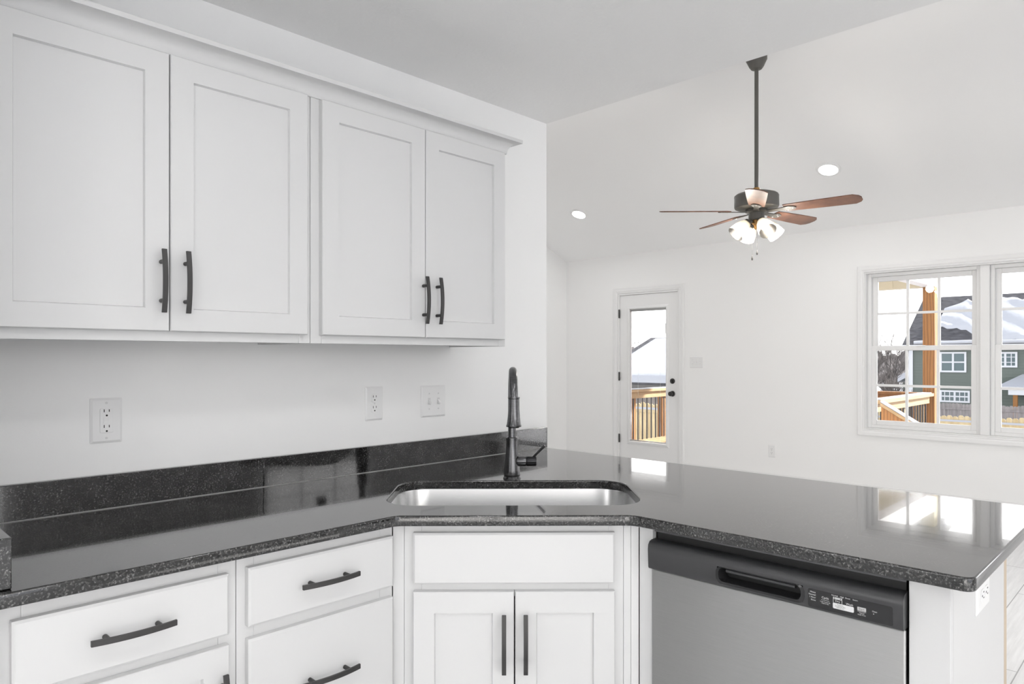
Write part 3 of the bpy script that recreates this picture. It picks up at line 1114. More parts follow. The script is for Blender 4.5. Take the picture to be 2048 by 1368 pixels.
def toggles(name, label, loc, gangs, w, h=0.124, rotz=0.0):
    r = thing(name, label, 'switch', loc, rotz, 'toggle switch plates')
    plate_mb(w, h).build('cover_plate', M_plate, r, smooth=25)
    for k in range(gangs):
        xx = (k - (gangs - 1) / 2) * 0.046
        MB().box(xx - 0.006, xx + 0.006, -0.0062, -0.0054, -0.013, 0.013).build('toggle_slot', M_screw, r, bevel=0.0003)
        t_ = MB()
        t_.sweep([[(xx - 0.0045, -0.0062, -0.006), (xx + 0.0045, -0.0062, -0.006), (xx + 0.0045, -0.0062, 0.006), (xx - 0.0045, -0.0062, 0.006)],
                  [(xx - 0.0035, -0.019, -0.013), (xx + 0.0035, -0.019, -0.013), (xx + 0.0035, -0.019, -0.006), (xx - 0.0035, -0.019, -0.006)]])
        t_.build('toggle', M_plate, r, bevel=0.0008)
        sm = disc(xx, 0.030, 0.003, -0.0056, -0.0066)
        sm.build('screw', M_screw, r)
        disc(xx, -0.030, 0.003, -0.0056, -0.0066).build('screw', M_screw, r)
    return r


# GFCI at the far end, decora style
r = thing('wall_outlet', 'white GFCI outlet with test and reset buttons on the wall nearest the short wall', 'outlet', (0.595, YW, 1.155))
plate_mb(0.080, 0.124).build('cover_plate', M_plate, r, smooth=25)
f = MB()
k = rrect(-0.0166, 0.0166, -0.0335, 0.0335, 0.003, 3)
f.sweep([[(a, -0.0054, b_) for a, b_ in k], [(a, -0.0078, b_) for a, b_ in k]])
fo = f.build('receptacle', M_plate, r, bevel=0.0006)
slots(fo, 0.0225, -0.0078)
slots(fo, -0.0205, -0.0078)
MB().box(-0.0085, 0.0045, -0.0092, -0.0078, 0.001, 0.0085).build('test_button', M_plate, fo, bevel=0.0004)
MB().box(-0.0085, 0.0045, -0.0092, -0.0078, -0.0085, -0.001).build('reset_button', M_plate, fo, bevel=0.0004)
disc(0, 0.0485, 0.0032, -0.0056, -0.0068).build('screw', M_screw, r)
disc(0, -0.0485, 0.0032, -0.0056, -0.0068).build('screw', M_screw, r)

duplex('wall_outlet', 'white duplex outlet on the kitchen wall beside the double switch', (1.4745, YW, 1.160))
toggles('light_switch', 'white double toggle switch plate on the kitchen wall near the faucet', (1.7530, YW, 1.1565), 2, 0.122)
toggles('light_switch', 'white triple toggle switch plate on the back wall beside the patio door', (XB, 3.979, 1.272), 3, 0.165, rotz=R(-90))
duplex('wall_outlet', 'small white duplex outlet low on the back wall between door and window', (XB, 3.116, 0.362), R(-90))
o = duplex('wall_outlet', 'white duplex outlet lying sideways under the counter end on the peninsula panel', (1.845, 0.343, 0.805), 0.0)
o.rotation_euler = (0, R(90), 0)

# ------------------------------------------------------------------ dishwasher. local x = -Y, y = +X, z up
r = thing('dishwasher', 'stainless steel dishwasher with a black control panel built into the peninsula', 'dishwasher', (PX, 1.0225, 0), R(-90))
W = 0.602
bx(0.004, W - 0.004, 0.012, 0.51, 0.10, 0.872).build('tub', M_dwk, r)
bx(0.0, W, -0.010, 0.012, 0.115, 0.7765).build('door_panel', M_steel, r, bevel=0.004)
bx(0.01, W - 0.01, 0.05, 0.06, 0.0, 0.098).build('toe_panel', M_dwp, r)
ts_ = MB()
ts_.box(0.004, W - 0.001, -0.001, 0.004, 0.872, 0.8825)
ts_.build('top_strip', M_gun, r)
# control panel: bulging profile swept along x, with a pocket handle cut
PZ0, PZ1 = 0.7790, 0.8500
pr = [(0.012, PZ0), (-0.022, PZ0), (-0.0245, PZ0 + 0.004), (-0.0265, 0.826), (-0.0265, 0.830), (-0.025, 0.8410), (-0.018, 0.8490), (-0.008, PZ1 + 0.0015), (0.012, PZ1 + 0.0015)]
H0, H1 = 0.196, 0.402            # handle pocket in x
HZ0, HZ1 = 0.7885, 0.8255
cp = MB()


def prow(x):
    return [(x, y, z) for y, z in pr]


cp.sweep([prow(0.0), prow(H0)])
cp.sweep([prow(H1), prow(W)])
up = [(0.012, HZ1), (-0.0262, HZ1), (-0.0265, 0.830), (-0.025, 0.8410), (-0.018, 0.8490), (-0.008, PZ1 + 0.0015), (0.012, PZ1 + 0.0015)]
cp.sweep([[(x, y, z) for y, z in up] for x in (H0, H1)])
lo_ = [(0.012, PZ0), (-0.022, PZ0), (-0.0245, PZ0 + 0.004), (-0.0248, HZ0), (0.012, HZ0)]
cp.sweep([[(x, y, z) for y, z in lo_] for x in (H0, H1)])
panel = cp.build('control_panel', M_dwp, r, smooth=40)
bx(H0, H1, 0.0105, 0.0115, HZ0, HZ1).build('handle_recess', M_dwk, panel)
# rounded rim of the pocket
rim = MB()
rp = rrect(H0 + 0.004, H1 - 0.004, HZ0 + 0.003, HZ1 - 0.001, 0.013, 6)
ri = rrect(H0 + 0.007, H1 - 0.007, HZ0 + 0.006, HZ1 - 0.003, 0.011, 6)
ro_ = rrect(H0 - 0.004, H1 + 0.004, HZ0 - 0.003, HZ1 + 0.001, 0.016, 6)
rim.sweep([[(a, -0.0262, b_) for a, b_ in ro_], [(a, -0.0275, b_) for a, b_ in rp], [(a, -0.012, b_) for a, b_ in ri], [(a, 0.010, b_) for a, b_ in ri]], closed_ends=False)
rim.build('handle_rim', M_dwg, panel, smooth=60)
hb = MB()
hb.tube([(H0 + 0.020, -0.016, 0.8165), (H1 - 0.020, -0.016, 0.8165)], 0.0048, 14)
hb.build('grip_bar', M_dwp, panel)
fp = MB()
k = rrect(0.413, 0.583, 0.7835, 0.8235, 0.004, 4)
fp.sweep([[(a, -0.0246 - (b_ - 0.783) * 0.048, b_) for a, b_ in k], [(a, -0.0250 - (b_ - 0.783) * 0.048, b_) for a, b_ in k]])
fp.build('touch_panel', M_dwg, panel)


def panel_y(z):
    return -0.0252 - (z - 0.783) * 0.048


def letter(txt, x, z, size, m=M_ink, align='CENTER', dy=0.0, name='lettering'):
    vs, fs = text_mb(txt, size, align)
    mb = MB().add([(x + a, panel_y(z + b_) - 0.0002 - dy, z + b_) for a, b_, _ in vs], fs)
    return mb.build(name, m, panel, smooth=0)


def flat(x0, x1, z0, z1, m, name, dy=0.0, rad=0.0):
    k = rrect(x0, x1, z0, z1, max(rad, 0.0002), 4)
    mb = MB()
    mb.sweep([[(a, panel_y(b_) + 0.0001, b_) for a, b_ in k], [(a, panel_y(b_) - 0.0003 - dy, b_) for a, b_ in k]])
    return mb.build(name, m, panel, smooth=0)


for i_, t_ in enumerate(('Heavy', 'Normal', '1 Hour', 'Rinse')):
    letter(t_, 0.4300, 0.8158 - 0.0058 * i_, 0.0048, align='RIGHT')
letter('Cycle', 0.4500, 0.8078, 0.0066)
flat(0.4415, 0.4585, 0.8043, 0.8048, M_ink, 'underline')
letter('Lock Controls', 0.4500, 0.7998, 0.0036)
letter('Hold 3 Sec', 0.4500, 0.7963, 0.0036)
for t_, x_ in (('Normal', 0.4700), ('High', 0.4850), ('Boost', 0.4965), ('Steam', 0.5115)):
    letter(t_, x_, 0.8188, 0.0042)
flat(0.4665, 0.4850, 0.8125, 0.8170, M_btn, 'status_label', rad=0.0004)
flat(0.4665, 0.4672, 0.8040, 0.8125, M_ink, 'underline')
flat(0.4843, 0.4850, 0.8040, 0.8125, M_ink, 'underline')
for x_ in (0.4695, 0.4818):
    flat(x_ - 0.0011, x_ + 0.0011, 0.8137, 0.8159, M_inkd, 'indicator_dot', 0.0002, 0.001)
letter('Dry', 0.4757, 0.8070, 0.0062)
letter('Wash', 0.5000, 0.8060, 0.0062)
flat(0.4660, 0.5085, 0.7925, 0.8045, M_ink, 'sticker', 0.0003, 0.0022)
for i_, t_ in enumerate(('Remove', 'protective film', 'before use')):
    letter(t_, 0.4815, 0.8008 - 0.0031 * i_, 0.0036, M_inkd, dy=0.0008)
flat(0.5155, 0.5325, 0.8005, 0.8080, M_btn, 'start_button', 0.0003, 0.0008)
letter('Start', 0.5240, 0.8025, 0.0058, M_inkd, dy=0.0008)
flat(0.5155, 0.5325, 0.7985, 0.7990, M_ink, 'underline')
letter('Cancel', 0.5240, 0.7945, 0.0036)
letter('Hold 3 Sec', 0.5240, 0.7908, 0.0036)
letter('Clean', 0.5490, 0.8040, 0.0042)
flat(0.5462, 0.5478, 0.7995, 0.8010, M_ink, 'padlock_symbol', 0.0001, 0.0003)

# ------------------------------------------------------------------ ceiling fan
FX, FY = 4.60, 2.157
r = thing('ceiling_fan', 'five-blade walnut ceiling fan with four lit glass shades on a long downrod', 'fan', (FX, FY, 2.40))
Z = lambda z: z - 2.40
MB().lathe([(0.0, Z(RZ) - 0.0005), (0.070, Z(RZ) - 0.0005), (0.070, Z(RZ) - 0.020), (0.060, Z(RZ) - 0.040), (0.048, Z(RZ) - 0.066), (0.036, Z(RZ) - 0.082), (0.020, Z(RZ) - 0.086), (0.0, Z(RZ) - 0.086)], 36).build('canopy', M_fan, r)
MB().tube([(0, 0, Z(RZ) - 0.084), (0, 0, Z(2.475))], 0.0135, 18).build('downrod', M_fan, r)
MB().lathe([(0.0, Z(2.490)), (0.020, Z(2.490)), (0.024, Z(2.478)), (0.024, Z(2.462)), (0.0, Z(2.462))], 24).build('coupling', M_brass, r)
MB().lathe([(0.0, Z(2.462)), (0.090, Z(2.460)), (0.132, Z(2.447)), (0.145, Z(2.437)), (0.147, Z(2.430)), (0.1455, Z(2.420)), (0.1465, Z(2.362)), (0.142, Z(2.352)), (0.110, Z(2.343)), (0.0, Z(2.341))], 48).build('motor_housing', M_fan, r)
MB().lathe([(0.0, Z(2.3405)), (0.072, Z(2.3405)), (0.075, Z(2.325)), (0.060, Z(2.318)), (0.052, Z(2.317)), (0.053, Z(2.275)), (0.045, Z(2.268)), (0.0, Z(2.268))], 36).build('switch_housing', M_fan, r)
hub = MB().lathe([(0.0, Z(2.2675)), (0.030, Z(2.2675)), (0.030, Z(2.245)), (0.020, Z(2.235)), (0.016, Z(2.215)), (0.010, Z(2.205)), (0.0, Z(2.203))], 24)
hub.build('light_hub', M_brass, r)
A0 = math.degrees(math.atan2(FY, FX)) + 180
PITCH = R(-13)


def blade_parts(ang):
    Mz = Matrix.Rotation(R(ang), 4, 'Z')
    tilt = Matrix.Translation((0, 0, Z(2.330))) @ Matrix.Rotation(PITCH, 4, 'X')
    bl_ = MB()
    out = []
    for x_, hw in ((0.185, 0.050), (0.30, 0.057), (0.45, 0.063), (0.615, 0.067)):
        out.append((x_, hw))
    poly = [(x_, -hw) for x_, hw in out] + [(0.648, -0.045), (0.660, -0.022), (0.660, 0.022), (0.648, 0.045)] + [(x_, hw) for x_, hw in reversed(out)]
    bl_.prism(poly, -0.003, 0.003, Mz @ tilt)
    bo = bl_.build('blade', M_blade, r, smooth=30)
    ir = MB()
    ip = [(0.070, -0.020), (0.120, -0.016), (0.165, -0.020), (0.215, -0.034), (0.250, -0.022), (0.262, 0.0), (0.250, 0.022), (0.215, 0.034), (0.165, 0.020), (0.120, 0.016), (0.070, 0.020)]
    ir.prism(ip, -0.0095, -0.0035, Mz @ tilt)
    ir.build('blade_iron', M_fan, bo, smooth=30)
    for a, b_ in ((0.205, -0.02), (0.205, 0.02), (0.24, 0.0)):
        MB().lathe([(0.0, -0.0120), (0.004, -0.0115), (0.005, -0.0096)], 10, Mz @ tilt @ Matrix.Translation((a, b_, 0))).build('screw', M_screw, bo)


for k in range(5):
    blade_parts(A0 + 72 * k)
for k in range(4):
    ang = A0 + 28 + 90 * k
    Mz = Matrix.Rotation(R(ang), 4, 'Z')
    arm = MB()
    arm.tube([Mz @ Vector(p) for p in ((0.012, 0, Z(2.258)), (0.045, 0, Z(2.262)), (0.062, 0, Z(2.252)))], 0.008, 10)
    arm.build('lamp_arm', M_fan, r)
    T = Mz @ Matrix.Translation((0.058, 0, Z(2.258))) @ Matrix.Rotation(R(180 - 46), 4, 'Y')
    MB().lathe([(0.0, 0.0), (0.024, 0.0), (0.027, 0.010), (0.027, 0.026), (0.0, 0.026)], 24, T).build('socket', M_fan, r)
    MB().lathe([(0.029, 0.016), (0.036, 0.026), (0.046, 0.048), (0.054, 0.078), (0.058, 0.108), (0.059, 0.132), (0.0565, 0.132), (0.0555, 0.108), (0.0515, 0.078), (0.0435, 0.048), (0.034, 0.027), (0.027, 0.018)], 32, T, cap=False).build('lamp_shade', M_shade, r, smooth=60)
    MB().lathe([(0.0, 0.027), (0.012, 0.027), (0.014, 0.040), (0.024, 0.060), (0.028, 0.076), (0.024, 0.094), (0.012, 0.104), (0.0, 0.106)], 20, T).build('bulb', M_bulb, r)
    ld = bpy.data.lights.new('fan_light', 'POINT')       # the lit bulb's own light, at the mouth of its shade
    ld.energy = 5.0
    ld.color = (1.0, 0.94, 0.86)
    ld.shadow_soft_size = 0.045
    lo2 = bpy.data.objects.new('fan_light', ld)
    COL.objects.link(lo2)
    lo2.location = Vector((FX, FY, 2.40)) + T @ Vector((0, 0, 0.155))
for dx, z_end, dy in ((-0.006, 2.010, 0.028), (0.030, 2.050, 0.010)):
    c_ = MB()
    c_.tube([(dx, dy, Z(2.27)), (dx, dy, Z(z_end) + 0.02)], 0.0010, 6)
    co = c_.build('pull_chain', M_pull, r)
    MB().lathe([(0.0, -0.016), (0.005, -0.013), (0.0065, -0.004), (0.004, 0.008), (0.0015, 0.018), (0.0, 0.019)], 14, Matrix.Translation((dx, dy, Z(z_end)))).build('chain_pull', M_pull, co)


# ------------------------------------------------------------------ recessed disc lights
def recessed(label, loc, nrm, watts, size=0.098, group='flat ceiling disc lights', down=False):
    q = Vector((0, 0, 1)).rotation_difference(Vector(nrm))
    r = thing('recessed_light', label, 'light', loc, 0, group)
    r.rotation_mode = 'QUATERNION'
    r.rotation_quaternion = q
    MB().lathe([(size * 0.78, 0.012), (size * 0.86, 0.015), (size, 0.008), (size * 1.02, 0.0005), (size * 0.78, 0.0005)], 40, cap=False).build('trim_ring', M_trim, r, smooth=50)
    MB().lathe([(0.0, 0.016), (size * 0.5, 0.0155), (size * 0.775, 0.011), (size * 0.775, 0.001)], 40, cap=False).build('diffuser', M_lamp, r, smooth=50)
    d = bpy.data.lights.new('disc_lamp', 'AREA')
    d.shape = 'DISK'
    d.size = size * 1.5
    d.energy = watts
    d.color = (0.985, 0.99, 1.0)
    lo_ = bpy.data.objects.new('disc_lamp', d)
    COL.objects.link(lo_)
    nv = Vector(nrm).normalized()
    lo_.location = Vector(loc) + nv * 0.022
    lo_.rotation_euler = (0, 0, 0) if down else nv.to_track_quat('-Z', 'Y').to_euler()
    return r


SN = (-SLOPE, 0, -1)
recessed('round white disc light on the ceiling slope near the side wall', (6.121, 4.943, 2.9322), SN, 4)
recessed('round white disc light on the ceiling slope beside the fan', (6.130, 2.236, 2.9285), SN, 4)
recessed('added round white disc light, out of view on the ceiling slope past the fan', (6.130, -0.47, 2.9285), SN, 9, down=True)  # lamp added out of view to brighten the living room
recessed('added round white disc light, unseen on the ceiling slope at the far end of the living room', (6.130, -2.60, 2.9285), SN, 9, down=True)  # second added lamp, also unseen, for living room fill
for p in ((-0.5, 0.5), (1.25, 0.30), (0.3, 0.4), (0.9, -1.2)):  # unseen lamps added to light the kitchen fronts and floor
    recessed('unseen round white disc light added on the flat kitchen ceiling behind the viewer', (p[0], p[1], ZC), (0, 0, -1), 2.0)

# ------------------------------------------------------------------ outside: ground
gm = MB()
xs = [-40, -8, 7.6, 11, 16, 24, 40, 60, 120, 200]
zs = [-0.5, -0.5, -0.5, -0.6, -1.5, -2.3, -2.6, -2.7, -3.0, -3.0]
ys = [-120, -40, -10, 0, 10, 20, 40, 120]
vs = [(x, y, z) for x, z in zip(xs, zs) for y in ys]
fs = [(i * 8 + k, (i + 1) * 8 + k, (i + 1) * 8 + k + 1, i * 8 + k + 1) for i in range(len(xs) - 1) for k in range(7)]
gm.add(vs, fs)
struct(gm, 'ground', M_snow, 'snow-covered ground behind the house')

# deck with railings
DX0, DX1, DYA, DYB = XB + 0.16, 10.46, 2.44, 5.88
dk = MB()
yy = DYA
while yy < DYB - 0.01:
    dk.box(DX0, DX1, yy, min(yy + 0.136, DYB), -0.09, -0.055)
    yy += 0.142
r = thing('deck', 'wooden deck outside the patio door', 'deck', (8.8, 4.1, -0.09))
o = dk.build('deck_boards', M_deck, r)
o.location = (-8.8, -4.1, 0.09)
f = MB()
f.box(DX0, DX1, DYA, DYA + 0.04, -0.30, -0.095)
f.box(DX0, DX1, DYB - 0.04, DYB, -0.30, -0.095)
f.box(DX1 - 0.04, DX1, DYA + 0.041, DYB - 0.041, -0.30, -0.095)
f.box(DX0, DX0 + 0.04, DYA + 0.041, DYB - 0.041, -0.30, -0.095)
for px_, py_ in ((DX1 - 0.15, DYA + 0.15), (DX1 - 0.15, DYB - 0.15), (DX0 + 0.6, DYA + 0.15), (DX0 + 0.6, DYB - 0.15)):
    f.box(px_ - 0.05, px_ + 0.05, py_ - 0.05, py_ + 0.05, -0.62, -0.095)
o = f.build('deck_frame', M_cedar, r)
o.location = (-8.8, -4.1, 0.09)


def railing(p0, p1, label, m_rail, m_post, posts, zt=0.86, zb=0.03, snow=True):
    """2x6 cap, top and bottom rails, square posts, black balusters between two points in plan"""
    p0, p1 = Vector((*p0, 0)), Vector((*p1, 0))
    d = p1 - p0
    L = d.length
    a = math.atan2(d.y, d.x)
    r = thing('deck_railing', label, 'railing', (p0.x, p0.y, -0.054), a, 'wooden deck railings')
    k = 0.054
    MB().box(0, L, -0.070, 0.070, zt - 0.038 + k, zt + k).build('cap_rail', m_rail, r, bevel=0.003)
    MB().box(0, L, -0.019, 0.019, zt - 0.130 + k, zt - 0.040 + k).build('top_rail', m_rail, r)
    MB().box(0, L, -0.019, 0.019, zb + k, zb + 0.09 + k).build('bottom_rail', m_rail, r)
    for s in posts:
        MB().box(s - 0.045, s + 0.045, 0.0195, 0.1095, 0.0, zt - 0.040 + k).build('post', m_post, r, bevel=0.004)
    n_ = int(L / 0.115)
    for i_ in range(1, n_):
        s = L * i_ / n_
        MB().tube([(s, -0.001, zb + 0.09 + k), (s, -0.001, zt - 0.130 + k)], 0.0095, 8).build('baluster', M_black, r)
    if snow:
        MB().box(0.05, L - 0.05, -0.055, 0.055, zt + k, zt + 0.012 + k).build('snow_cap', M_snow, r, bevel=0.004)
    return r


railing((8.16, 2.50), (10.30, 2.50), 'pale pine deck railing with black balusters running back from the porch post', M_pine, M_pine, (0.05, 1.19, 2.0))
railing((10.40, 5.74), (10.40, 2.62), 'orange cedar deck railing along the outer edge of the deck', M_cedar, M_cedar, (0.1, 1.5, 3.0), snow=False)
railing((7.30, 5.82), (10.30, 5.82), 'wooden deck railing on the far side seen through the patio door', M_pine, M_cedar, (0.10, 1.05, 1.20, 2.0), snow=True)

# stair railing: sloping boards dropping away from the deck corner
r = thing('stair_railing', 'orange cedar stair railing sloping down from the deck corner', 'railing', (8.16, 2.36, -0.09))
f = MB()
p0, p1 = Vector((0, 0.06, 0.94)), Vector((0, -1.55, 0.94 - 1.61 * 0.62))


def slope_board(off0, off1, x0, x1):
    return [[(x0, p.y, p.z + off0), (x1, p.y, p.z + off0), (x1, p.y, p.z + off1), (x0, p.y, p.z + off1)] for p in (p0, p1)]


MB().sweep(slope_board(-0.30, -0.045, -0.02, 0.02)).build('top_rail', M_cedar, r)
MB().sweep(slope_board(-0.044, -0.008, -0.06, 0.06)).build('cap_rail', M_pine, r, bevel=0.003)
MB().sweep(slope_board(-0.0075, 0.012, -0.05, 0.05)).build('snow_cap', M_snow, r, bevel=0.004)
MB().box(-0.045, 0.045, -1.55, -1.46, -0.55, 0.9 - 1.5 * 0.62 - 0.20).build('post', M_cedar, r)
st_ = MB()
for k in range(3):
    st_.box(0.07, 1.0, -0.06 - 0.28 * (k + 1), -0.06 - 0.28 * k - 0.01, -0.17 - 0.15 * k, -0.135 - 0.15 * k)
st_.box(0.07, 0.11, -0.95, -0.06, -0.45, -0.175)
st_.build('treads', M_deck, r)

# porch post and roof
tag(bx(10.33, 10.47, 2.43, 2.57, -0.054, 2.244).build('porch_post', M_cedar, bevel=0.006), 'thick orange cedar porch post outside the twin window', 'post')
r = thing('porch_roof', 'cream and white porch roof over the deck', 'porch roof', (8.8, 4.1, 2.245))
f = bx(10.31, 10.49, 2.43, 5.95, 2.246, 2.70)
y_ = 2.62
while y_ < 5.9:
    f.box(10.297, 10.3095, y_, y_ + 0.022, 2.255, 2.70)
    y_ += 0.30
o = f.build('outer_beam', M_cream, r)
o.location = (-8.8, -4.1, -2.245)
f = bx(XB + 0.16, 10.305, 2.43, 2.57, 2.246, 2.50)
x_ = 7.2
o = f.build('side_beam', M_soffit, r)
o.location = (-8.8, -4.1, -2.245)
f = bx(XB + 0.16, 10.305, 2.575, 5.95, 2.62, 2.66)
o = f.build('porch_ceiling', M_soffit, r)
o.location = (-8.8, -4.1, -2.245)
f = MB()
f.sweep([[(x, y, z) for x, z in ((XB + 0.16, 2.95), (10.60, 2.71), (10.60, 2.76), (XB + 0.16, 3.0))] for y in (2.28, 6.1)])
o = f.build('roof_deck', M_soffit, r)
o.location = (-8.8, -4.1, -2.245)
f = MB()
f.tube([(10.56, 2.36, 2.68), (10.56, 6.0, 2.68)], 0.055, 10)
o = f.build('gutter', M_white, r)
o.location = (-8.8, -4.1, -2.245)


# ------------------------------------------------------------------ fences
def fence(x, y0, y1, z0, z1, label, m, pw, dog=False, rail_snow=False, posts=2.4, near=False):
    r = thing('garden_fence', label, 'fence', (x, (y0 + y1) / 2, z0), 0, 'wooden fences behind the house')
    yc = (y0 + y1) / 2
    f = MB()
    y = y0
    while y < y1:
        h = z1 - z0 + random.uniform(-0.03, 0.03)
        if dog:
            pts_ = [(y, 0.05), (y + pw - 0.012, 0.05), (y + pw - 0.012, h - 0.035), (y + pw * 0.7, h), (y + pw * 0.3, h), (y, h - 0.035)]
        else:
            pts_ = [(y, 0.05), (y + pw - 0.012, 0.05), (y + pw - 0.012, h), (y, h)]
        f.add([(0, a - yc, b_) for a, b_ in pts_] + [(0.018, a - yc, b_) for a, b_ in pts_],
              [tuple(range(len(pts_))), tuple(range(2 * len(pts_) - 1, len(pts_) - 1, -1))] + [(k, (k + 1) % len(pts_), len(pts_) + (k + 1) % len(pts_), len(pts_) + k) for k in range(len(pts_))])
        y += pw
    f.build('pickets', m, r, smooth=0)
    h = z1 - z0
    for zr in (0.3, h - 0.28):
        MB().box(-0.04, -0.001, y0 - yc, y1 - yc, zr, zr + 0.09).build('rail', m, r)
        if rail_snow:
            MB().box(-0.045, -0.002, y0 - yc, y1 - yc, zr + 0.0905, zr + 0.15).build('snow_cap', M_snow, r)
    y = y0 + 0.8
    while y < y1:
        MB().box(-0.13, -0.041, y - yc - 0.045, y - yc + 0.045, 0, h - 0.10).build('post', m, r)
        if rail_snow:
            MB().lathe([(0.06, h - 0.0995), (0.058, h - 0.05), (0.03, h - 0.02), (0.0, h - 0.012)], 10, Matrix.Translation((-0.085, y - yc, 0))).build('snow_cap', M_snow, r)
        y += posts
    return r


fence(17.5, 9.7, 15.2, -1.75, -0.02, 'pale wood fence outside the patio door, before the snow-laden house', M_newfence, 0.15, True, True)
fence(24.5, -1.0, 9.4, -2.33, -0.44, 'new pale wood fence with snow on its rail, before the grey fence', M_newfence, 0.15, True, True)
fence(38.0, -1.0, 20.0, -2.60, -0.86, 'weathered grey picket fence in front of the green house', M_oldfence, 0.14, True)


# ------------------------------------------------------------------ houses
def house_window(root, xw, y0, y1, z0, z1, cols, rows_):
    f = MB()
    fw = 0.10
    for a in ((y0, y0 + fw, z0, z1), (y1 - fw, y1, z0, z1), (y0 + fw, y1 - fw, z0, z0 + fw), (y0 + fw, y1 - fw, z1 - fw, z1)):
        f.box(xw - 0.06, xw, *a)
    for k in range(1, cols):
        yy_ = y0 + (y1 - y0) * k / cols
        w_ = 0.05 if (cols == 2 or k * 2 == cols) else 0.02
        f.box(xw - 0.055, xw - 0.01, yy_ - w_, yy_ + w_, z0 + fw, z1 - fw)
    for k in range(1, rows_):
        zz = z0 + (z1 - z0) * k / rows_
        w_ = 0.04 if rows_ == 2 else 0.018
        f.box(xw - 0.052, xw - 0.012, y0 + fw, y1 - fw, zz - w_, zz + w_)
    fo = f.build('window', M_white, root)
    bx(xw - 0.012, xw - 0.004, y0 + fw, y1 - fw, z0 + fw, z1 - fw).build('pane', M_hglass, fo)
    return fo


def on_x(u, v, x):
    """a point of the wall plane at x for a place seen in the photograph (used to size the far house)"""
    a, b_ = (u - 1024) / FOC, (HOR - v) / FOC
    C_, S_ = math.cos(THETA), math.sin(THETA)
    t_ = x / (C_ + a * S_)
    return (S_ - a * C_) * t_, EYE + b_ * t_


HX = 47.0
r = thing('house', 'green sided house with a snowy shingle roof beyond the fences', 'house', (HX, 6.0, -2.6), 0, 'neighbouring houses')
L_ = Vector((HX, 6.0, -2.6))
hy0, hy1 = -4.0, on_x(1820, 740, HX)[0]
ze = on_x(1812, 691, HX)[1]


def hpart(mb, name, m, par=None, **kw):
    o = mb.build(name, m, par or r, **kw)
    o.location = -L_ if par is None else (0, 0, 0)
    return o


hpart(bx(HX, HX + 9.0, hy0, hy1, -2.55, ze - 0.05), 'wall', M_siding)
hpart(bx(HX - 0.06, HX + 0.1, hy1 - 0.16, hy1 + 0.05, -2.55, ze - 0.06), 'corner_board', M_white)
ridge_x, ridge_z = HX + 4.2, on_x(1846, 596, HX + 4.2)[1]
ry1 = hy1 + 0.3
rf = MB()
rf.sweep([[(x, y, z) for x, z in ((HX - 0.45, ze - 0.12), (ridge_x, ridge_z - 0.12), (HX + 9.4, ze - 0.12), (HX + 9.4, ze + 0.06), (ridge_x, ridge_z), (HX - 0.45, ze + 0.06))] for y in (hy0, ry1)])
roof = hpart(rf, 'roof', M_shing)
hpart(bx(HX - 0.55, HX - 0.46, hy0, ry1, ze - 0.14, ze + 0.02), 'gutter', M_white)
hpart(bx(HX - 0.54, HX - 0.47, hy0, ry1, ze + 0.021, ze + 0.045), 'gutter_shadow_gap', M_dwp)
# snow blanket lying on the slope that faces us: ragged edge, bare strip near the rake and the ridge
sn = MB()
NU, NV = 60, 26
y_a, y_b = hy0, 11.15
den = math.hypot(ridge_x - HX + 0.45, ridge_z - ze - 0.06)


def roof_pt(y, s, lift):
    x = HX - 0.45 + (ridge_x - HX + 0.45) * s
    z = ze + 0.06 + (ridge_z - ze - 0.06) * s
    return (x - lift * 0.6, y, z + lift * 0.8)


grid = {}
idx = []
random.seed(3)
for i in range(NU + 1):
    y = y_b + (y_a - y_b) * i / NU
    top = 0.90 + 0.03 * math.sin(i * 0.7) + 0.02 * math.sin(i * 1.9 + 1)
    bot = 0.05 + 0.03 * math.sin(i * 1.3)
    if i < 6:
        bot = 0.34 - 0.012 * i + 0.02 * math.sin(i * 2.0)
    elif i < 10:
        bot = 0.27 - 0.055 * (i - 6)
    if 20 < i < 26:
        bot = 0.16
    if i < 4:
        top = 0.72 + 0.045 * i
    row = []
    for k in range(NV + 1):
        s = bot + (top - bot) * k / NV
        lift = 0.13 * min(1, k / 2, (NV - k) / 2) * (1 + 0.25 * math.sin(i * 0.8 + k * 0.6)) + 0.004
        row.append(roof_pt(y, s, lift))
    idx.append(row)
vs = [p for row in idx for p in row]
fs = [(i * (NV + 1) + k, (i + 1) * (NV + 1) + k, (i + 1) * (NV + 1) + k + 1, i * (NV + 1) + k + 1) for i in range(NU) for k in range(NV)]
sn.add(vs, fs)
so = sn.build('snow_blanket', M_snow, roof)
es = MB()
pts = [roof_pt(y_b + 0.9 + (hy0 - y_b - 0.9) * k / 40, 0.02, 0.03 + 0.02 * math.sin(k * 1.1)) for k in range(41)]
es.tube(pts, 0.12, 8)
es.build('snow_edge', M_snow, roof)
for u0, v0, u1, v1, cc, rr in ((1880, 704, 1933, 745, 2, 2), (1987, 704, 2035, 735, 4, 3), (1880, 780, 1940, 806, 6, 2)):
    ya, za = on_x(u0, v0, HX)
    yb, zb_ = on_x(u1, v1, HX)
    fo = house_window(r, HX - 0.001, min(ya, yb), max(ya, yb), min(za, zb_), max(za, zb_), cc, rr)
    fo.location = -L_
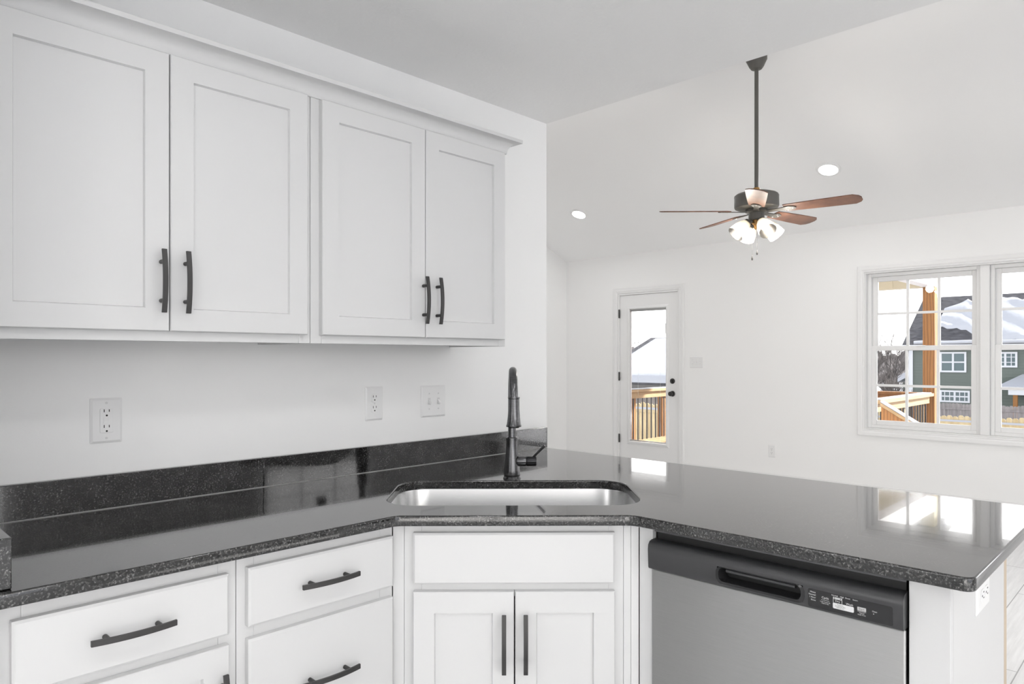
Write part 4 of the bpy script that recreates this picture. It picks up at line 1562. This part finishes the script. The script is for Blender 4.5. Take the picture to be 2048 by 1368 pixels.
# little entry roof and porch at the near side of the house
ya, za = on_x(1994, 776, HX - 1.5)
yb, zb_ = on_x(2015, 750, HX - 0.2)
er = MB()
er.sweep([[(HX - 1.6, yy_, za - 0.02), (HX - 0.01, yy_ if k else yy_ - 0.9, za - 0.02), (HX - 0.01, yy_ if k else yy_ - 0.9, zb_ + 0.05), (HX - 1.6, yy_, za + 0.10)] for k, yy_ in ((0, ya), (1, ya - 4.5))])
hpart(er, 'entry_roof', M_snow)
hpart(bx(HX - 1.5, HX - 0.02, ya - 4.3, ya - 0.5, za - 0.35, za - 0.03), 'entry_beam', M_white)
hpart(bx(HX - 1.45, HX - 1.25, ya - 0.9, ya - 0.7, -2.5, za - 0.36), 'entry_post', M_cedar)
# low snow-covered wing past the corner
yl, zl = on_x(1793, 752, HX)
hpart(bx(HX + 0.5, HX + 5, hy1 + 0.06, yl - 0.2, -2.5, zl - 0.4), 'side_wing', M_siding)
wg_ = MB()
wg_.sweep([[(HX + 0.2, y, z), (HX + 5.2, y, z), (HX + 5.2, y, z + 0.35), (HX + 0.2, y, z + 0.35)] for y, z in ((hy1 + 0.06, zl + 0.05), (yl, zl - 0.38))])
hpart(wg_, 'side_wing_roof', M_snow)

# second house seen through the patio door: low wall, wide snowy roof
r2 = thing('house', 'house with a wide snow-laden gable roof seen through the patio door', 'house', (22, 13, -2.3), 0, 'neighbouring houses')
L2 = Vector((22, 13, -2.3))
gx, gz = 19.6, 0.42
rx2, rz2 = 24.0, 2.10
yr = 15.7
o = bx(20.0, 28.0, 9.9, 15.3, -2.2, 0.36).build('wall', M_oldfence, r2)
o.location = -L2
rf = MB()
rf.sweep([[(x, y, z) for x, z in ((gx, gz - 0.1), (rx2, rz2 - 0.1), (28.4, gz - 0.1), (28.4, gz + 0.04), (rx2, rz2), (gx, gz + 0.04))] for y in (9.7, yr)])
roof2 = rf.build('roof', M_shing, r2)
roof2.location = -L2
sn = MB()
NU, NV = 30, 16
vs = []
for i in range(NU + 1):
    y = yr - 0.30 + (9.75 - yr + 0.30) * i / NU
    for k in range(NV + 1):
        s = 0.01 + 0.97 * k / NV
        thick = 0.16 if (s < 0.55 - 0.12 * (i > 12)) else 0.06
        lift = thick * min(1, k * 0.9, (NV - k)) * min(1, i * 0.6 + 0.1) + 0.005
        vs.append((gx + (rx2 - gx) * s - lift * 0.37, y, gz + 0.04 + (rz2 - gz - 0.04) * s + lift * 0.93))
sn.add(vs, [(i * (NV + 1) + k, (i + 1) * (NV + 1) + k, (i + 1) * (NV + 1) + k + 1, i * (NV + 1) + k + 1) for i in range(NU) for k in range(NV)])
sn.build('snow_blanket', M_snow, roof2)
o = bx(gx - 0.10, gx - 0.01, 9.7, yr, gz - 0.14, gz - 0.01).build('gutter', M_dwp, r2)
o.location = -L2


# ------------------------------------------------------------------ bare trees
def bare_tree_mb(h, spread, seed, depth=5, r0=0.16, lean=0.0):
    rnd = random.Random(seed)
    m = MB()

    def grow(p, d, ln, rad, lv):
        mid = p + d * ln * 0.5 + Vector((rnd.uniform(-1, 1), rnd.uniform(-1, 1), rnd.uniform(-0.3, 0.3))) * ln * 0.07
        q = p + d * ln
        m.tube([p, mid, q], [rad, rad * 0.82, rad * 0.62], 5 if lv > 2 else 3, cap=False)
        if lv == 0:
            return
        for k in range(rnd.choice((2, 3, 3)) if lv > 1 else 3):
            ax = Vector((rnd.uniform(-1, 1), rnd.uniform(-1, 1), rnd.uniform(-0.15, 0.6)))
            nd = (d * 1.0 + ax * spread).normalized()
            grow(p.lerp(q, rnd.uniform(0.45, 1.0)), nd, ln * rnd.uniform(0.58, 0.80), rad * 0.55, lv - 1)
        grow(q, (d + Vector((rnd.uniform(-.3, .3), rnd.uniform(-.3, .3), 0.1))).normalized(), ln * 0.72, rad * 0.6, lv - 1)

    grow(Vector((0, 0, 0)), Vector((lean, 0, 1)).normalized(), h * 0.33, r0, depth)
    return m


def tree(label, x, y, z, h, spread, seed, m, depth=5, r0=0.16):
    o = bare_tree_mb(h, spread, seed, depth, r0).build('bare_tree', m, smooth=0)
    o.location = (x, y, z)
    return tag(o, label, 'tree', 'bare winter trees')


def place(u, dist):
    a = (u - 1024) / FOC
    C_, S_ = math.cos(THETA), math.sin(THETA)
    return (C_ + a * S_) * dist, (S_ - a * C_) * dist


for u, dist, h, sp, sd, dp, lab in (
        (1752, 50, 4.4, 0.95, 11, 6, 'dense bare tree at the window edge, with the brush beyond the deck'),
        (1776, 54, 6.3, 0.80, 12, 6, 'tallest bare tree in the brush beyond the deck railing'),
        (1797, 56, 4.8, 0.90, 13, 6, 'bare tree close to the green house corner'),
        (1758, 29, 3.1, 1.05, 14, 6, 'low bare shrubby tree in front of the brush beyond the deck'),
        (1786, 33, 3.0, 1.10, 15, 6, 'low bare shrubby tree by the snowy side wing of the green house'),
        (1283, 70, 6.6, 0.80, 16, 5, 'round-crowned bare tree behind the snow-laden roof'),
        (1262, 85, 5.4, 0.95, 17, 5, 'distant bare tree at the glass edge of the patio door')):
    x, y = place(u, dist)
    tree(lab, x, y, -2.75 if dist > 40 else -2.42, h, sp, sd, M_bark2 if u > 1700 else M_bark, dp, 0.13)
tl_ = MB()
rnd = random.Random(5)
N = 90
pa = [place(1190 + 700 * k / N, 120) for k in range(N + 1)]
hs = [3.6 + 1.0 * math.sin(k * 0.31) + rnd.uniform(-0.5, 0.5) for k in range(N + 1)]
tl_.sweep([[(x - 2, y - 2, -3.0), (x - 1.2, y - 1.2, h_ * 0.55 - 1.5), (x, y, h_ - 1.0), (x + 2, y + 2, -3.0)] for (x, y), h_ in zip(pa, hs)])
tag(tl_.build('treeline', M_bark, smooth=0), 'distant band of grey winter woods on the horizon', 'woods', kind='stuff')
